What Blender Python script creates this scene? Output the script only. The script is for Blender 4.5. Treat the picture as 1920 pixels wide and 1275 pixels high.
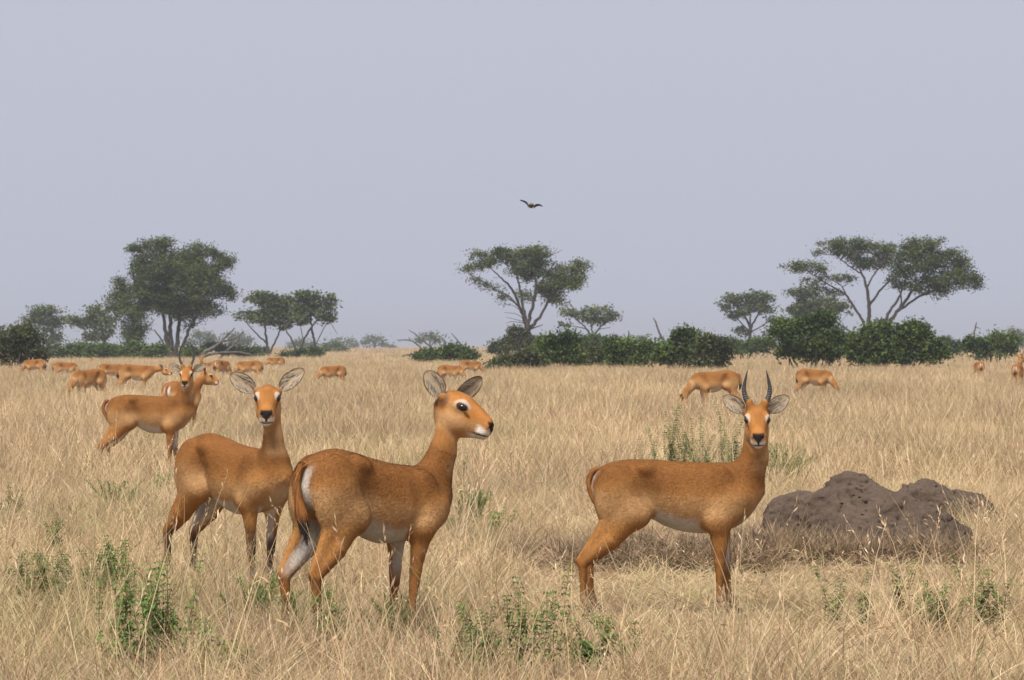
import bpy, bmesh, math, random
import numpy as np
from mathutils import Vector, Matrix

for _o in list(bpy.data.objects):
    bpy.data.objects.remove(_o)
SC = bpy.context.scene
COL = SC.collection
RAD = math.radians

# ------------------------------------------------------------------ camera
CAM_H = 1.54          # metres above the plain
FPX = 6400.0          # focal length in pixels of the 1920-wide photograph
HOR = 648.0           # row of the horizon
cam_d = bpy.data.cameras.new('camera')
cam_d.sensor_width = 36.0
cam_d.lens = 36.0 * FPX / 1920.0
cam_d.clip_start = 0.5
cam_d.clip_end = 30000
cam_d.dof.use_dof = True
cam_d.dof.focus_distance = 20.5
cam_d.dof.aperture_fstop = 15.0
cam = bpy.data.objects.new('camera', cam_d)
COL.objects.link(cam)
cam.location = (0, 0, CAM_H)
cam.rotation_euler = (RAD(90) + math.atan((HOR - 637.5) / FPX), 0, 0)
SC.camera = cam

# ------------------------------------------------------------------ sky, sun, exposure
SUN_EL, SUN_AZ = RAD(60), RAD(200)      # azimuth clockwise from +Y (north)
w = bpy.data.worlds.new('World')
SC.world = w
w.use_nodes = True
nt = w.node_tree
for n in list(nt.nodes):
    nt.nodes.remove(n)
sky = nt.nodes.new('ShaderNodeTexSky')
sky.sky_type = 'NISHITA'
sky.sun_disc = False
sky.sun_elevation = SUN_EL
sky.sun_rotation = SUN_AZ
sky.air_density = 1.0
sky.dust_density = 4.0
sky.ozone_density = 1.0
veil = nt.nodes.new('ShaderNodeMixRGB')          # even high cloud veil over the blue
veil.inputs[0].default_value = 0.93
veil.inputs[2].default_value = (3.50, 3.63, 4.34, 1)
bg = nt.nodes.new('ShaderNodeBackground')
bg.inputs['Strength'].default_value = 0.0850
wo = nt.nodes.new('ShaderNodeOutputWorld')
nt.links.new(sky.outputs[0], veil.inputs[1])
nt.links.new(veil.outputs[0], bg.inputs['Color'])
nt.links.new(bg.outputs[0], wo.inputs['Surface'])

sun_d = bpy.data.lights.new('sun', 'SUN')
sun_d.energy = 4.0
sun_d.angle = RAD(32)
sun_d.color = (1.0, 0.965, 0.91)
sun = bpy.data.objects.new('sun', sun_d)
COL.objects.link(sun)
_sd = Vector((math.sin(SUN_AZ) * math.cos(SUN_EL), math.cos(SUN_AZ) * math.cos(SUN_EL), math.sin(SUN_EL)))
sun.rotation_euler = _sd.to_track_quat('Z', 'Y').to_euler()
sun.location = (0, -20, 60)

SC.view_settings.view_transform = 'Standard'
SC.view_settings.look = 'None'
SC.view_settings.gamma = 1.0
SC.view_settings.use_curve_mapping = False
SC.view_settings.exposure = 0.85
SC.render.engine = 'CYCLES'
SC.cycles.use_denoising = True
SC.cycles.max_bounces = 5
SC.cycles.diffuse_bounces = 2
SC.cycles.transmission_bounces = 2
SC.cycles.transparent_max_bounces = 4
SC.cycles.volume_bounces = 0

# ------------------------------------------------------------------ helpers
def at(px, py, Y):
    """world point that stands at depth Y under a pixel of the photograph"""
    return np.array([(px - 960.0) * Y / FPX, Y, CAM_H - (py - HOR) * Y / FPX])

def gx(px, Y):
    return (px - 960.0) * Y / FPX

def link(o, parent=None):
    COL.objects.link(o)
    if parent is not None:
        o.parent = parent
    return o

def tag(o, label=None, cat=None, group=None, kind=None):
    if label: o['label'] = label
    if cat: o['category'] = cat
    if group: o['group'] = group
    if kind: o['kind'] = kind
    return o

def empty(name, loc, rz=0.0, s=1.0):
    o = bpy.data.objects.new(name, None)
    o.empty_display_size = 0.2
    o.location = loc
    o.rotation_euler = (0, 0, rz)
    o.scale = (s, s, s)
    return link(o)

def mesh_np(name, V, F, mat=None, col=None, smooth=True):
    """mesh from numpy: V (n,3), F (m,3|4) or list of such arrays"""
    V = np.asarray(V, dtype=np.float32)
    Fs = F if isinstance(F, list) else [F]
    Fs = [np.asarray(f, dtype=np.int32) for f in Fs if len(f)]
    me = bpy.data.meshes.new(name)
    me.vertices.add(len(V))
    me.vertices.foreach_set('co', V.ravel())
    loops = np.concatenate([f.ravel() for f in Fs])
    sizes = np.concatenate([np.full(len(f), f.shape[1], dtype=np.int32) for f in Fs])
    starts = np.concatenate([[0], np.cumsum(sizes)[:-1]]).astype(np.int32)
    me.loops.add(len(loops))
    me.loops.foreach_set('vertex_index', loops)
    me.polygons.add(len(sizes))
    me.polygons.foreach_set('loop_start', starts)
    me.polygons.foreach_set('loop_total', sizes)
    if smooth:
        me.polygons.foreach_set('use_smooth', np.ones(len(sizes), dtype=bool))
    me.update(calc_edges=True)
    if col is not None:
        a = me.color_attributes.new('tint', 'FLOAT_COLOR', 'POINT')
        c = np.ones((len(V), 4), dtype=np.float32)
        c[:, :3] = col
        a.data.foreach_set('color', c.ravel())
    me.validate()
    if mat is not None:
        me.materials.append(mat)
    return me

def obj_np(name, V, F, mat, parent=None, col=None, smooth=True):
    return link(bpy.data.objects.new(name, mesh_np(name, V, F, mat, col, smooth)), parent)

def sstep(a, b, x):
    t = np.clip((x - a) / (b - a), 0, 1)
    return t * t * (3 - 2 * t)

def _hash(ix, iy, iz, seed):
    n = (ix * 374761393 + iy * 668265263 + iz * 2147483647 + seed * 974711) & 0x7fffffff
    n = ((n ^ (n >> 13)) * 1274126177) & 0x7fffffff
    return ((n ^ (n >> 16)) & 0xffff) / 65535.0

def vnoise(p, f=1.0, seed=0, octaves=1):
    """value noise 0..1"""
    p = np.asarray(p, dtype=np.float64)
    out = np.zeros(p.shape[:-1]); amp = 1.0; tot = 0.0
    for o in range(octaves):
        q = p * f + 17.3 * o + 100.0
        i = np.floor(q).astype(np.int64); u = q - i
        u = u * u * (3 - 2 * u)
        r = 0
        for dx in (0, 1):
            for dy in (0, 1):
                for dz in (0, 1):
                    wgt = (u[..., 0] if dx else 1 - u[..., 0]) * (u[..., 1] if dy else 1 - u[..., 1]) * (u[..., 2] if dz else 1 - u[..., 2])
                    r = r + wgt * _hash(i[..., 0] + dx, i[..., 1] + dy, i[..., 2] + dz, seed + o)
        out += amp * r; tot += amp; amp *= 0.5; f *= 2.03
    return out / tot

def catmull(pts, n):
    """smooth polyline through points, n samples per span"""
    P = np.asarray(pts, dtype=float)
    if len(P) < 3:
        t = np.linspace(0, 1, n + 1)[:, None]
        return P[0] * (1 - t) + P[1] * t
    Q = np.vstack([2 * P[0] - P[1], P, 2 * P[-1] - P[-2]])
    out = []
    for i in range(1, len(Q) - 2):
        t = np.linspace(0, 1, n, endpoint=False)[:, None]
        a, b, c, d = Q[i - 1], Q[i], Q[i + 1], Q[i + 2]
        out.append(0.5 * ((2 * b) + (-a + c) * t + (2 * a - 5 * b + 4 * c - d) * t ** 2 + (-a + 3 * b - 3 * c + d) * t ** 3))
    out.append(Q[-2][None])
    return np.vstack(out)

def tube(P, R, sides=6):
    """tapered tube along polyline P with radii R -> V, F(quads)"""
    P = np.asarray(P, float); R = np.asarray(R, float)
    n = len(P)
    T = np.gradient(P, axis=0)
    T /= np.linalg.norm(T, axis=1)[:, None] + 1e-9
    ref = np.array([0.13, 0.37, 0.92]) if abs(T[0, 2]) < 0.9 else np.array([0.95, 0.2, 0.1])
    A = np.cross(T, ref); A /= np.linalg.norm(A, axis=1)[:, None] + 1e-9
    B = np.cross(T, A)
    ang = np.arange(sides) * 2 * np.pi / sides
    V = P[:, None, :] + R[:, None, None] * (np.cos(ang)[None, :, None] * A[:, None, :] + np.sin(ang)[None, :, None] * B[:, None, :])
    V = V.reshape(-1, 3)
    i = np.arange(n - 1)[:, None] * sides; j = np.arange(sides)[None, :]
    j2 = (j + 1) % sides
    F = np.stack([i + j, i + j2, i + sides + j2, i + sides + j], -1).reshape(-1, 4)
    return V, F

class Bag:
    """collects pieces of ONE part"""
    def __init__(s): s.V = []; s.F4 = []; s.F3 = []; s.C = []; s.n = 0
    def add(s, V, F, c=None):
        V = np.asarray(V, float); F = np.asarray(F)
        s.V.append(V)
        (s.F4 if F.shape[1] == 4 else s.F3).append(F + s.n)
        s.n += len(V)
        if c is not None:
            c = np.asarray(c, float)
            s.C.append(np.broadcast_to(c, (len(V), 3)))
    def mesh(s, name, mat, smooth=True):
        F = []
        if s.F4: F.append(np.concatenate(s.F4))
        if s.F3: F.append(np.concatenate(s.F3))
        return mesh_np(name, np.concatenate(s.V), F, mat, np.concatenate(s.C) if s.C else None, smooth)
    def build(s, name, mat, parent=None, smooth=True):
        return link(bpy.data.objects.new(name, s.mesh(name, mat, smooth)), parent)

# ------------------------------------------------------------------ materials
def new_mat(name):
    m = bpy.data.materials.new(name); m.use_nodes = True
    t = m.node_tree
    b = next(n for n in t.nodes if n.type == 'BSDF_PRINCIPLED')
    b.inputs['Specular IOR Level'].default_value = 0.25
    return m, t, b

def N(t, kind, **kw):
    n = t.nodes.new(kind)
    for k, v in kw.items():
        if k in n.inputs.keys(): n.inputs[k].default_value = v
        else: setattr(n, k, v)
    return n

def hsv_jitter(t, color_socket, rnd_socket, hue=0.02, val=0.35, sat=0.2):
    h = N(t, 'ShaderNodeHueSaturation')
    def rng(amount, base):
        m = N(t, 'ShaderNodeMapRange'); m.inputs['To Min'].default_value = base - amount; m.inputs['To Max'].default_value = base + amount
        return m
    a, c = rng(hue, 0.5), rng(val, 1.0)
    t.links.new(rnd_socket, a.inputs['Value'])
    mm = N(t, 'ShaderNodeMath', operation='MULTIPLY'); mm.inputs[1].default_value = 7.13
    fr = N(t, 'ShaderNodeMath', operation='FRACT')
    t.links.new(rnd_socket, mm.inputs[0]); t.links.new(mm.outputs[0], fr.inputs[0]); t.links.new(fr.outputs[0], c.inputs['Value'])
    t.links.new(a.outputs[0], h.inputs['Hue']); t.links.new(c.outputs[0], h.inputs['Value'])
    t.links.new(color_socket, h.inputs['Color'])
    return h.outputs[0]

def leaf_mat(name, c1, c2, transl=0.3, rough=0.6, island=True, patch=0.0, patch_scale=0.4):
    """thin foliage: colour varies leaf by leaf, lets some light through"""
    m, t, b = new_mat(name)
    g = N(t, 'ShaderNodeNewGeometry')
    mix = N(t, 'ShaderNodeMixRGB'); mix.inputs[1].default_value = (*c1, 1); mix.inputs[2].default_value = (*c2, 1)
    tc = N(t, 'ShaderNodeNewGeometry')
    no = N(t, 'ShaderNodeTexNoise', Scale=patch_scale, Detail=2.0)
    t.links.new(tc.outputs['Position'], no.inputs['Vector'])
    mr = N(t, 'ShaderNodeMapRange'); mr.inputs['From Min'].default_value = 0.3; mr.inputs['From Max'].default_value = 0.7
    t.links.new(no.outputs['Fac'], mr.inputs['Value'])
    t.links.new(mr.outputs[0], mix.inputs[0])
    col = hsv_jitter(t, mix.outputs[0], g.outputs['Random Per Island'], 0.018, 0.22)
    t.links.new(col, b.inputs['Base Color'])
    b.inputs['Roughness'].default_value = rough
    tr = N(t, 'ShaderNodeBsdfTranslucent'); t.links.new(col, tr.inputs['Color'])
    ms = N(t, 'ShaderNodeMixShader'); ms.inputs[0].default_value = transl
    out = next(n for n in t.nodes if n.type == 'OUTPUT_MATERIAL')
    t.links.new(b.outputs[0], ms.inputs[1]); t.links.new(tr.outputs[0], ms.inputs[2]); t.links.new(ms.outputs[0], out.inputs['Surface'])
    return m

def bark_mat(name, c1, c2):
    m, t, b = new_mat(name)
    tc = N(t, 'ShaderNodeTexCoord')
    mp = N(t, 'ShaderNodeMapping'); mp.inputs['Scale'].default_value = (3, 3, 0.7)
    no = N(t, 'ShaderNodeTexNoise', Scale=1.6, Detail=6.0, Roughness=0.65)
    t.links.new(tc.outputs['Object'], mp.inputs[0]); t.links.new(mp.outputs[0], no.inputs['Vector'])
    r = N(t, 'ShaderNodeValToRGB'); r.color_ramp.elements[0].color = (*c1, 1); r.color_ramp.elements[1].color = (*c2, 1)
    r.color_ramp.elements[0].position = 0.35; r.color_ramp.elements[1].position = 0.68
    t.links.new(no.outputs['Fac'], r.inputs[0]); t.links.new(r.outputs[0], b.inputs['Base Color'])
    bp = N(t, 'ShaderNodeBump'); bp.inputs['Strength'].default_value = 0.6; bp.inputs['Distance'].default_value = 0.05
    t.links.new(no.outputs['Fac'], bp.inputs['Height']); t.links.new(bp.outputs[0], b.inputs['Normal'])
    b.inputs['Roughness'].default_value = 0.9
    return m

def tint_mat(name, rough=0.7, spec=0.2, noise=0.15, scale=60.0, sheen=0.0, bump=0.0, stretch=(1, 1, 1)):
    """takes the thing's own colours from its tint layer, with fine grain on top"""
    m, t, b = new_mat(name)
    at_ = N(t, 'ShaderNodeVertexColor', layer_name='tint')
    tc = N(t, 'ShaderNodeTexCoord')
    mp = N(t, 'ShaderNodeMapping'); mp.inputs['Scale'].default_value = stretch
    no = N(t, 'ShaderNodeTexNoise', Scale=scale, Detail=5.0, Roughness=0.7)
    t.links.new(tc.outputs['Object'], mp.inputs[0]); t.links.new(mp.outputs[0], no.inputs['Vector'])
    mr = N(t, 'ShaderNodeMapRange'); mr.inputs['From Min'].default_value = 0.25; mr.inputs['From Max'].default_value = 0.75
    mr.inputs['To Min'].default_value = 1 - noise; mr.inputs['To Max'].default_value = 1 + noise
    t.links.new(no.outputs['Fac'], mr.inputs['Value'])
    h = N(t, 'ShaderNodeHueSaturation')
    t.links.new(mr.outputs[0], h.inputs['Value']); t.links.new(at_.outputs[0], h.inputs['Color'])
    t.links.new(h.outputs[0], b.inputs['Base Color'])
    b.inputs['Roughness'].default_value = rough
    b.inputs['Specular IOR Level'].default_value = spec
    if sheen:
        b.inputs['Sheen Weight'].default_value = sheen; b.inputs['Sheen Roughness'].default_value = 0.4
    if bump:
        bp = N(t, 'ShaderNodeBump'); bp.inputs['Strength'].default_value = bump; bp.inputs['Distance'].default_value = 0.004
        t.links.new(no.outputs['Fac'], bp.inputs['Height']); t.links.new(bp.outputs[0], b.inputs['Normal'])
    return m

def plain_mat(name, c, rough=0.6, spec=0.3):
    m, t, b = new_mat(name)
    no = N(t, 'ShaderNodeTexNoise', Scale=40.0, Detail=3.0)
    mr = N(t, 'ShaderNodeMapRange'); mr.inputs['To Min'].default_value = 0.8; mr.inputs['To Max'].default_value = 1.2
    h = N(t, 'ShaderNodeHueSaturation'); h.inputs['Color'].default_value = (*c, 1)
    t.links.new(no.outputs['Fac'], mr.inputs['Value']); t.links.new(mr.outputs[0], h.inputs['Value'])
    t.links.new(h.outputs[0], b.inputs['Base Color'])
    b.inputs['Roughness'].default_value = rough; b.inputs['Specular IOR Level'].default_value = spec
    return m

M = {}
M['acacia'] = leaf_mat('acacia_leaf', (0.046, 0.066, 0.016), (0.104, 0.126, 0.034), 0.25)
M['acacia_dark'] = leaf_mat('dark_tree_leaf', (0.038, 0.056, 0.014), (0.090, 0.114, 0.030), 0.25)
M['bush'] = leaf_mat('bush_leaf', (0.018, 0.034, 0.008), (0.100, 0.146, 0.030), 0.25, patch_scale=0.9)
M['bush_dry'] = leaf_mat('dull_bush_leaf', (0.025, 0.034, 0.011), (0.088, 0.100, 0.034), 0.25, patch_scale=0.9)
M['herb'] = leaf_mat('herb_leaf', (0.072, 0.104, 0.026), (0.150, 0.186, 0.052), 0.3, patch_scale=5.0)
M['feather'] = leaf_mat('feathery_leaf', (0.085, 0.150, 0.030), (0.165, 0.235, 0.062), 0.35, patch_scale=5.0)
M['bark'] = bark_mat('grey_bark', (0.030, 0.025, 0.021), (0.074, 0.063, 0.052))
M['dead'] = bark_mat('dead_wood', (0.050, 0.043, 0.037), (0.120, 0.104, 0.090))
M['stem'] = plain_mat('herb_stem', (0.14, 0.13, 0.06), 0.8)
M['coat'] = tint_mat('short_coat', 0.75, 0.06, 0.09, 55.0, sheen=0.0, bump=0.35, stretch=(0.5, 1.4, 1.0))
M['hair'] = tint_mat('coat_hair', 0.70, 0.06, 0.06, 30.0)
M['eye'] = plain_mat('dark_eye', (0.010, 0.007, 0.005), 0.06, 0.6)
M['horn'] = tint_mat('ridged_horn', 0.55, 0.3, 0.25, 80.0, bump=0.4)
M['hoof'] = plain_mat('hoof_horn', (0.03, 0.026, 0.022), 0.5)
M['feathers'] = tint_mat('bird_plumage', 0.7, 0.2, 0.15, 30.0)
# ------------------------------------------------------------------ ground
def ground_material():
    m, t, b = new_mat('dry_soil')
    g = N(t, 'ShaderNodeNewGeometry')
    n1 = N(t, 'ShaderNodeTexNoise', Scale=0.9, Detail=6.0, Roughness=0.6)
    n2 = N(t, 'ShaderNodeTexNoise', Scale=14.0, Detail=6.0, Roughness=0.7)
    for n in (n1, n2): t.links.new(g.outputs['Position'], n.inputs['Vector'])
    r1 = N(t, 'ShaderNodeValToRGB')
    r1.color_ramp.elements[0].color = (0.20, 0.145, 0.090, 1); r1.color_ramp.elements[0].position = 0.3
    r1.color_ramp.elements[1].color = (0.44, 0.315, 0.185, 1); r1.color_ramp.elements[1].position = 0.7
    r2 = N(t, 'ShaderNodeValToRGB')
    r2.color_ramp.elements[0].color = (0.55, 0.5, 0.45, 1); r2.color_ramp.elements[1].color = (1.2, 1.15, 1.1, 1)
    mx = N(t, 'ShaderNodeMixRGB', blend_type='MULTIPLY'); mx.inputs[0].default_value = 0.8
    t.links.new(n1.outputs['Fac'], r1.inputs[0]); t.links.new(n2.outputs['Fac'], r2.inputs[0])
    t.links.new(r1.outputs[0], mx.inputs[1]); t.links.new(r2.outputs[0], mx.inputs[2])
    t.links.new(mx.outputs[0], b.inputs['Base Color'])
    bp = N(t, 'ShaderNodeBump'); bp.inputs['Distance'].default_value = 0.03
    t.links.new(n2.outputs['Fac'], bp.inputs['Height']); t.links.new(bp.outputs[0], b.inputs['Normal'])
    b.inputs['Roughness'].default_value = 0.95
    return m

def build_ground():
    ys = np.concatenate([np.linspace(-60, 60, 41), np.geomspace(66, 14000, 40)])
    xs = np.concatenate([-np.geomspace(66, 14000, 30)[::-1], np.linspace(-60, 60, 41), np.geomspace(66, 14000, 30)])
    X, Y = np.meshgrid(xs, ys)
    Z = np.zeros_like(X)
    V = np.stack([X, Y, Z], -1).reshape(-1, 3)
    n = len(xs); i = np.arange(len(ys) - 1)[:, None] * n; j = np.arange(n - 1)[None, :]
    F = np.stack([i + j, i + j + 1, i + n + j + 1, i + n + j], -1).reshape(-1, 4)
    o = obj_np('ground', V, F, ground_material())
    tag(o, 'flat savanna soil with straw litter under the grass', None, kind='structure')
build_ground()

# ------------------------------------------------------------------ haze: even pale air over the plain
def build_haze():
    x, y0, y1, z0, z1 = 3200, -400, 4200, -1.0, 22.0
    V = [(-x, y0, z0), (x, y0, z0), (x, y1, z0), (-x, y1, z0), (-x, y0, z1), (x, y0, z1), (x, y1, z1), (-x, y1, z1)]
    F = [(0, 3, 2, 1), (4, 5, 6, 7), (0, 1, 5, 4), (1, 2, 6, 5), (2, 3, 7, 6), (3, 0, 4, 7)]
    m = bpy.data.materials.new('pale_air'); m.use_nodes = True
    t = m.node_tree
    for n in list(t.nodes): t.nodes.remove(n)
    pv = t.nodes.new('ShaderNodeVolumePrincipled')
    pv.inputs['Color'].default_value = (0.53, 0.545, 0.60, 1)
    pv.inputs['Density'].default_value = HAZE
    pv.inputs['Anisotropy'].default_value = 0.0
    out = t.nodes.new('ShaderNodeOutputMaterial')
    t.links.new(pv.outputs[0], out.inputs['Volume'])
    o = obj_np('haze', V, np.array(F), m, smooth=False)
    tag(o, 'pale dusty haze lying over the whole plain', 'haze', kind='stuff')
HAZE = 0.00030
build_haze()

# ------------------------------------------------------------------ foliage
def leaf_quads(ctr, size, rg, flat=0.0, elong=1.6):
    n = len(ctr)
    a = rg.normal(size=(n, 3)); a[:, 2] *= (1 - flat); a /= np.linalg.norm(a, axis=1)[:, None]
    b = rg.normal(size=(n, 3)); b[:, 2] *= (1 - flat); b -= (a * b).sum(1)[:, None] * a; b /= np.linalg.norm(b, axis=1)[:, None]
    s = size * rg.uniform(.6, 1.4, n)[:, None]
    a = a * s * .5 * elong; b = b * s * .5
    V = np.stack([ctr - a, ctr - b * .9 + a * .15, ctr + a, ctr + b + a * .15], 1).reshape(-1, 3)
    return V, np.arange(4 * n).reshape(-1, 4)

CROPS = {6: (0, 420, 2.909), 7: (720, 420, 3.5556), 8: (1240, 420, 2.8235)}
def cr(crop, x, y):
    ox, oy, s = CROPS[crop]
    return ox + x / s, oy + y / s

def foliage_mesh(blobs, Y, leaf, dens, rg, mat, flat, deep=.75, clump=.5, hang=0.0, spread=.5):
    """blobs in photo pixels at depth Y -> one mesh of leaf-sized faces gathered in clumps; returns clump centres too"""
    px = Y / FPX
    ctrs, L = [], []
    for (bx, by, rx, ry) in blobs:
        c = at(bx, by, Y); RX, RZ = rx * px, ry * px; RY = max(RX * deep, RZ * .8)
        c[1] += rg.uniform(-.25, .25) * RY
        ncl = max(3, int(dens * (RX * RZ) / (clump * clump) * 5.0))
        u = rg.normal(size=(ncl, 3)); u /= np.linalg.norm(u, axis=1)[:, None]
        u *= rg.uniform(.08, 1.0, ncl)[:, None]**.45
        cc = c + u * np.array([RX, RY, RZ]) * .92
        ctrs.append(cc)
        per = int(34 * (clump / leaf / 2.6)**1.3)
        per = max(10, min(per, 64))
        o = rg.normal(size=(ncl, per, 3)) * np.array([1, 1, .62 if flat else .85]) * clump * spread * rg.uniform(.6, 1.3, (ncl, 1, 1))
        if hang: o[..., 2] -= np.abs(rg.normal(size=(ncl, per))) * hang
        L.append((cc[:, None] + o).reshape(-1, 3))
    L = np.concatenate(L)
    V, F = leaf_quads(L, leaf, rg, flat)
    return mesh_np('crown', V, F, mat, smooth=False), np.concatenate(ctrs)

def limb_mesh(limbs, Y, rg, base_r, ctrs=None, twig_r=.03, depth=.35, crop=None, twig_share=.6, conv=None):
    """limbs: list of pixel polylines [(x, y, r_px)...]; twigs reach out to foliage clumps"""
    b = Bag(); px = Y / FPX; samples = []
    for k, pl in enumerate(limbs):
        pts = []; rad = []
        dy = rg.uniform(-1, 1)
        for i, (x, y, r) in enumerate(pl):
            p = at(x, y, Y); h = max(p[2], 0)
            p[1] += dy * depth * h * .35
            pts.append(p); rad.append(max(r * px, .015))
        pts = np.array(pts); rad = np.array(rad)
        P = catmull(pts, 6)
        R = np.interp(np.linspace(0, 1, len(P)), np.linspace(0, 1, len(rad)), rad)
        P[1:-1] += rg.normal(0, .25, (len(P) - 2, 3)) * R[1:-1, None]
        V, F = tube(P, R, 8); b.add(V, F)
        samples.append(np.concatenate([P, R[:, None]], 1)[len(P) // 3:])
    if ctrs is not None:
        S = np.concatenate(samples)
        for c in ctrs:
            if rg.random() > twig_share: continue
            dd = np.linalg.norm((S[:, :3] - c) * np.array([1, .6, 1]), axis=1) + np.where(S[:, 2] > c[2], 1.5, 0)
            i = int(np.argmin(dd)); s0 = S[i]
            mid = (s0[:3] + c) * .5 + rg.normal(0, .08, 3) * np.linalg.norm(c - s0[:3]) + np.array([0, 0, -.06 * np.linalg.norm(c - s0[:3])])
            P = catmull([s0[:3], mid, c], 3)
            V, F = tube(P, np.linspace(min(twig_r * 1.6, s0[3]), twig_r * .35, len(P)), 4); b.add(V, F)
    return b

GT = 'acacia trees scattered over the plain'
def tree(label, crop, Y, blobs, limbs, leaf=.125, dens=1.0, mat='acacia', flat=.35, clump=.55, seed=0, hang=0.0, twig_share=.6, group=GT, name='acacia_tree', deep=.75, bark='bark', twig_r=.03):
    rg = np.random.default_rng(seed + 11)
    s = CROPS[crop][2]
    bl = [(*cr(crop, x, y), rx / s * 1.12, ry / s * 1.14) for (x, y, rx, ry) in blobs]
    lm = [[(*cr(crop, x, y), r / s) for (x, y, r) in pl] for pl in limbs]
    # lead the trunk down to the soil
    for pl in lm:
        x, y, r = pl[0]
        gy = HOR + CAM_H * FPX / Y
        if y < gy and CAM_H - (y - HOR) * Y / FPX < 4.0 and pl is lm[0] or pl[0][1] > HOR + 12:
            pl.insert(0, (x, gy + 1, r * 1.15))
    me, ctrs = foliage_mesh(bl, Y, leaf, dens, rg, M[mat], flat, clump=clump, hang=hang, deep=deep, spread=.66)
    base = at(lm[0][0][0], HOR, Y); base[2] = 0
    root = empty(name, base)
    tag(root, label, 'tree', group)
    me.transform(Matrix.Translation(-Vector(base)))
    link(bpy.data.objects.new('crown', me), root)
    b = limb_mesh(lm, Y, rg, 0, ctrs, twig_share=twig_share, twig_r=twig_r)
    tm = b.mesh('trunk', M[bark]); tm.transform(Matrix.Translation(-Vector(base)))
    link(bpy.data.objects.new('trunk', tm), root)
    return root

# --- left group
tree('tallest tree on the left, dense dark crown on a bundle of pale trunks', 6, 345,
     [(860, 115, 105, 45), (745, 130, 55, 28), (1085, 150, 85, 45), (1215, 185, 60, 45), (900, 220, 190, 85), (1060, 270, 140, 75), (1230, 215, 45, 30),
      (820, 340, 115, 85), (990, 360, 190, 90), (1175, 345, 105, 48), (1255, 378, 48, 26), (900, 430, 135, 60), (1080, 470, 80, 55), (1165, 460, 48, 36),
      (1040, 550, 28, 22), (990, 470, 90, 55), (770, 250, 60, 60), (800, 440, 60, 40), (1010, 190, 80, 60), (1130, 260, 70, 50)],
     [[(930, 735, 17), (905, 600, 11), (890, 480, 8), (850, 330, 5), (800, 180, 3)], [(940, 735, 16), (930, 600, 12), (930, 480, 9), (930, 300, 6), (880, 130, 3)],
      [(955, 735, 16), (970, 600, 11), (985, 480, 9), (1030, 330, 6), (1080, 180, 3)], [(975, 735, 13), (1015, 620, 8), (1040, 560, 6), (1110, 460, 4), (1200, 380, 2.5)],
      [(915, 735, 12), (885, 640, 5), (840, 575, 3)], [(985, 480, 6), (1100, 330, 4), (1210, 200, 2.5)], [(890, 480, 6), (800, 400, 4), (740, 350, 2.5)]],
     mat='acacia_dark', dens=1.15, seed=1, flat=.15, hang=.1)
tree('narrow dark tree with hanging foliage left of the tallest left tree', 6, 375,
     [(650, 320, 40, 40), (700, 370, 70, 50), (640, 400, 70, 45), (690, 470, 85, 55), (740, 550, 65, 55), (730, 615, 48, 40), (600, 440, 40, 25), (760, 480, 50, 40), (720, 590, 55, 45)],
     [[(745, 735, 9), (742, 640, 8), (735, 560, 6), (700, 440, 4), (660, 340, 2.5)], [(745, 640, 5), (790, 580, 3.5), (845, 520, 2)], [(735, 560, 4), (760, 470, 3)]],
     mat='acacia_dark', seed=2, flat=.1, hang=.25)
tree('far hazy tree at the left edge with a flat top and a drooping side', 6, 520,
     [(240, 470, 95, 28), (170, 515, 60, 24), (265, 550, 60, 45), (285, 620, 45, 55), (290, 680, 40, 30), (340, 530, 40, 25), (220, 510, 70, 30)],
     [[(295, 735, 9), (290, 640, 8), (270, 560, 6), (240, 480, 4)], [(270, 560, 4), (200, 530, 3)], [(275, 570, 4), (330, 520, 3)]],
     leaf=.27, clump=.75, seed=3, hang=.15)
tree('hazy rounded tree with a leaning trunk between the flat topped and drooping trees', 6, 490,
     [(400, 525, 45, 25), (440, 545, 40, 20), (520, 480, 70, 38), (560, 540, 80, 48), (490, 540, 60, 35), (580, 600, 45, 30), (500, 610, 50, 28)],
     [[(575, 730, 8), (570, 650, 7), (555, 570, 5), (530, 500, 3)], [(565, 640, 4), (500, 570, 3), (420, 540, 2)], [(572, 650, 4), (600, 570, 2.5)]],
     leaf=.26, clump=.7, seed=4)
tree('spreading tree with a forked bare trunk right of the fallen tree', 6, 400,
     [(1420, 410, 72, 40), (1495, 430, 80, 50), (1350, 495, 68, 22), (1590, 495, 75, 42), (1440, 520, 85, 28), (1530, 545, 55, 34), (1480, 480, 90, 40), (1560, 420, 35, 40), (1640, 520, 40, 25)],
     [[(1465, 735, 9), (1455, 650, 7), (1445, 570, 5), (1430, 470, 3.5), (1420, 400, 2)], [(1455, 650, 5), (1400, 600, 4), (1345, 540, 2.5), (1300, 500, 1.5)],
      [(1467, 720, 6), (1500, 640, 5), (1525, 580, 4), (1520, 470, 2.5)], [(1525, 585, 4), (1580, 530, 2.5)]],
     leaf=.22, seed=5)
tree('dark bushy crowned tree on two crooked trunks, rightmost of the left group', 6, 385,
     [(1680, 395, 68, 36), (1640, 450, 40, 45), (1790, 425, 42, 36), (1765, 490, 58, 36), (1812, 510, 24, 34), (1690, 460, 50, 36), (1720, 410, 50, 30), (1650, 520, 40, 25)],
     [[(1725, 735, 9), (1715, 640, 7), (1700, 570, 6), (1690, 470, 4), (1680, 400, 2.5)], [(1620, 715, 7), (1655, 640, 6), (1700, 560, 5), (1760, 500, 3.5), (1800, 440, 2)],
      [(1622, 715, 6), (1590, 630, 5), (1560, 570, 4), (1600, 500, 2.5)], [(1655, 640, 3), (1640, 560, 2)], [(1720, 660, 3), (1790, 540, 2), (1840, 600, 1.2)]],
     mat='acacia_dark', leaf=.21, seed=6)
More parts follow.
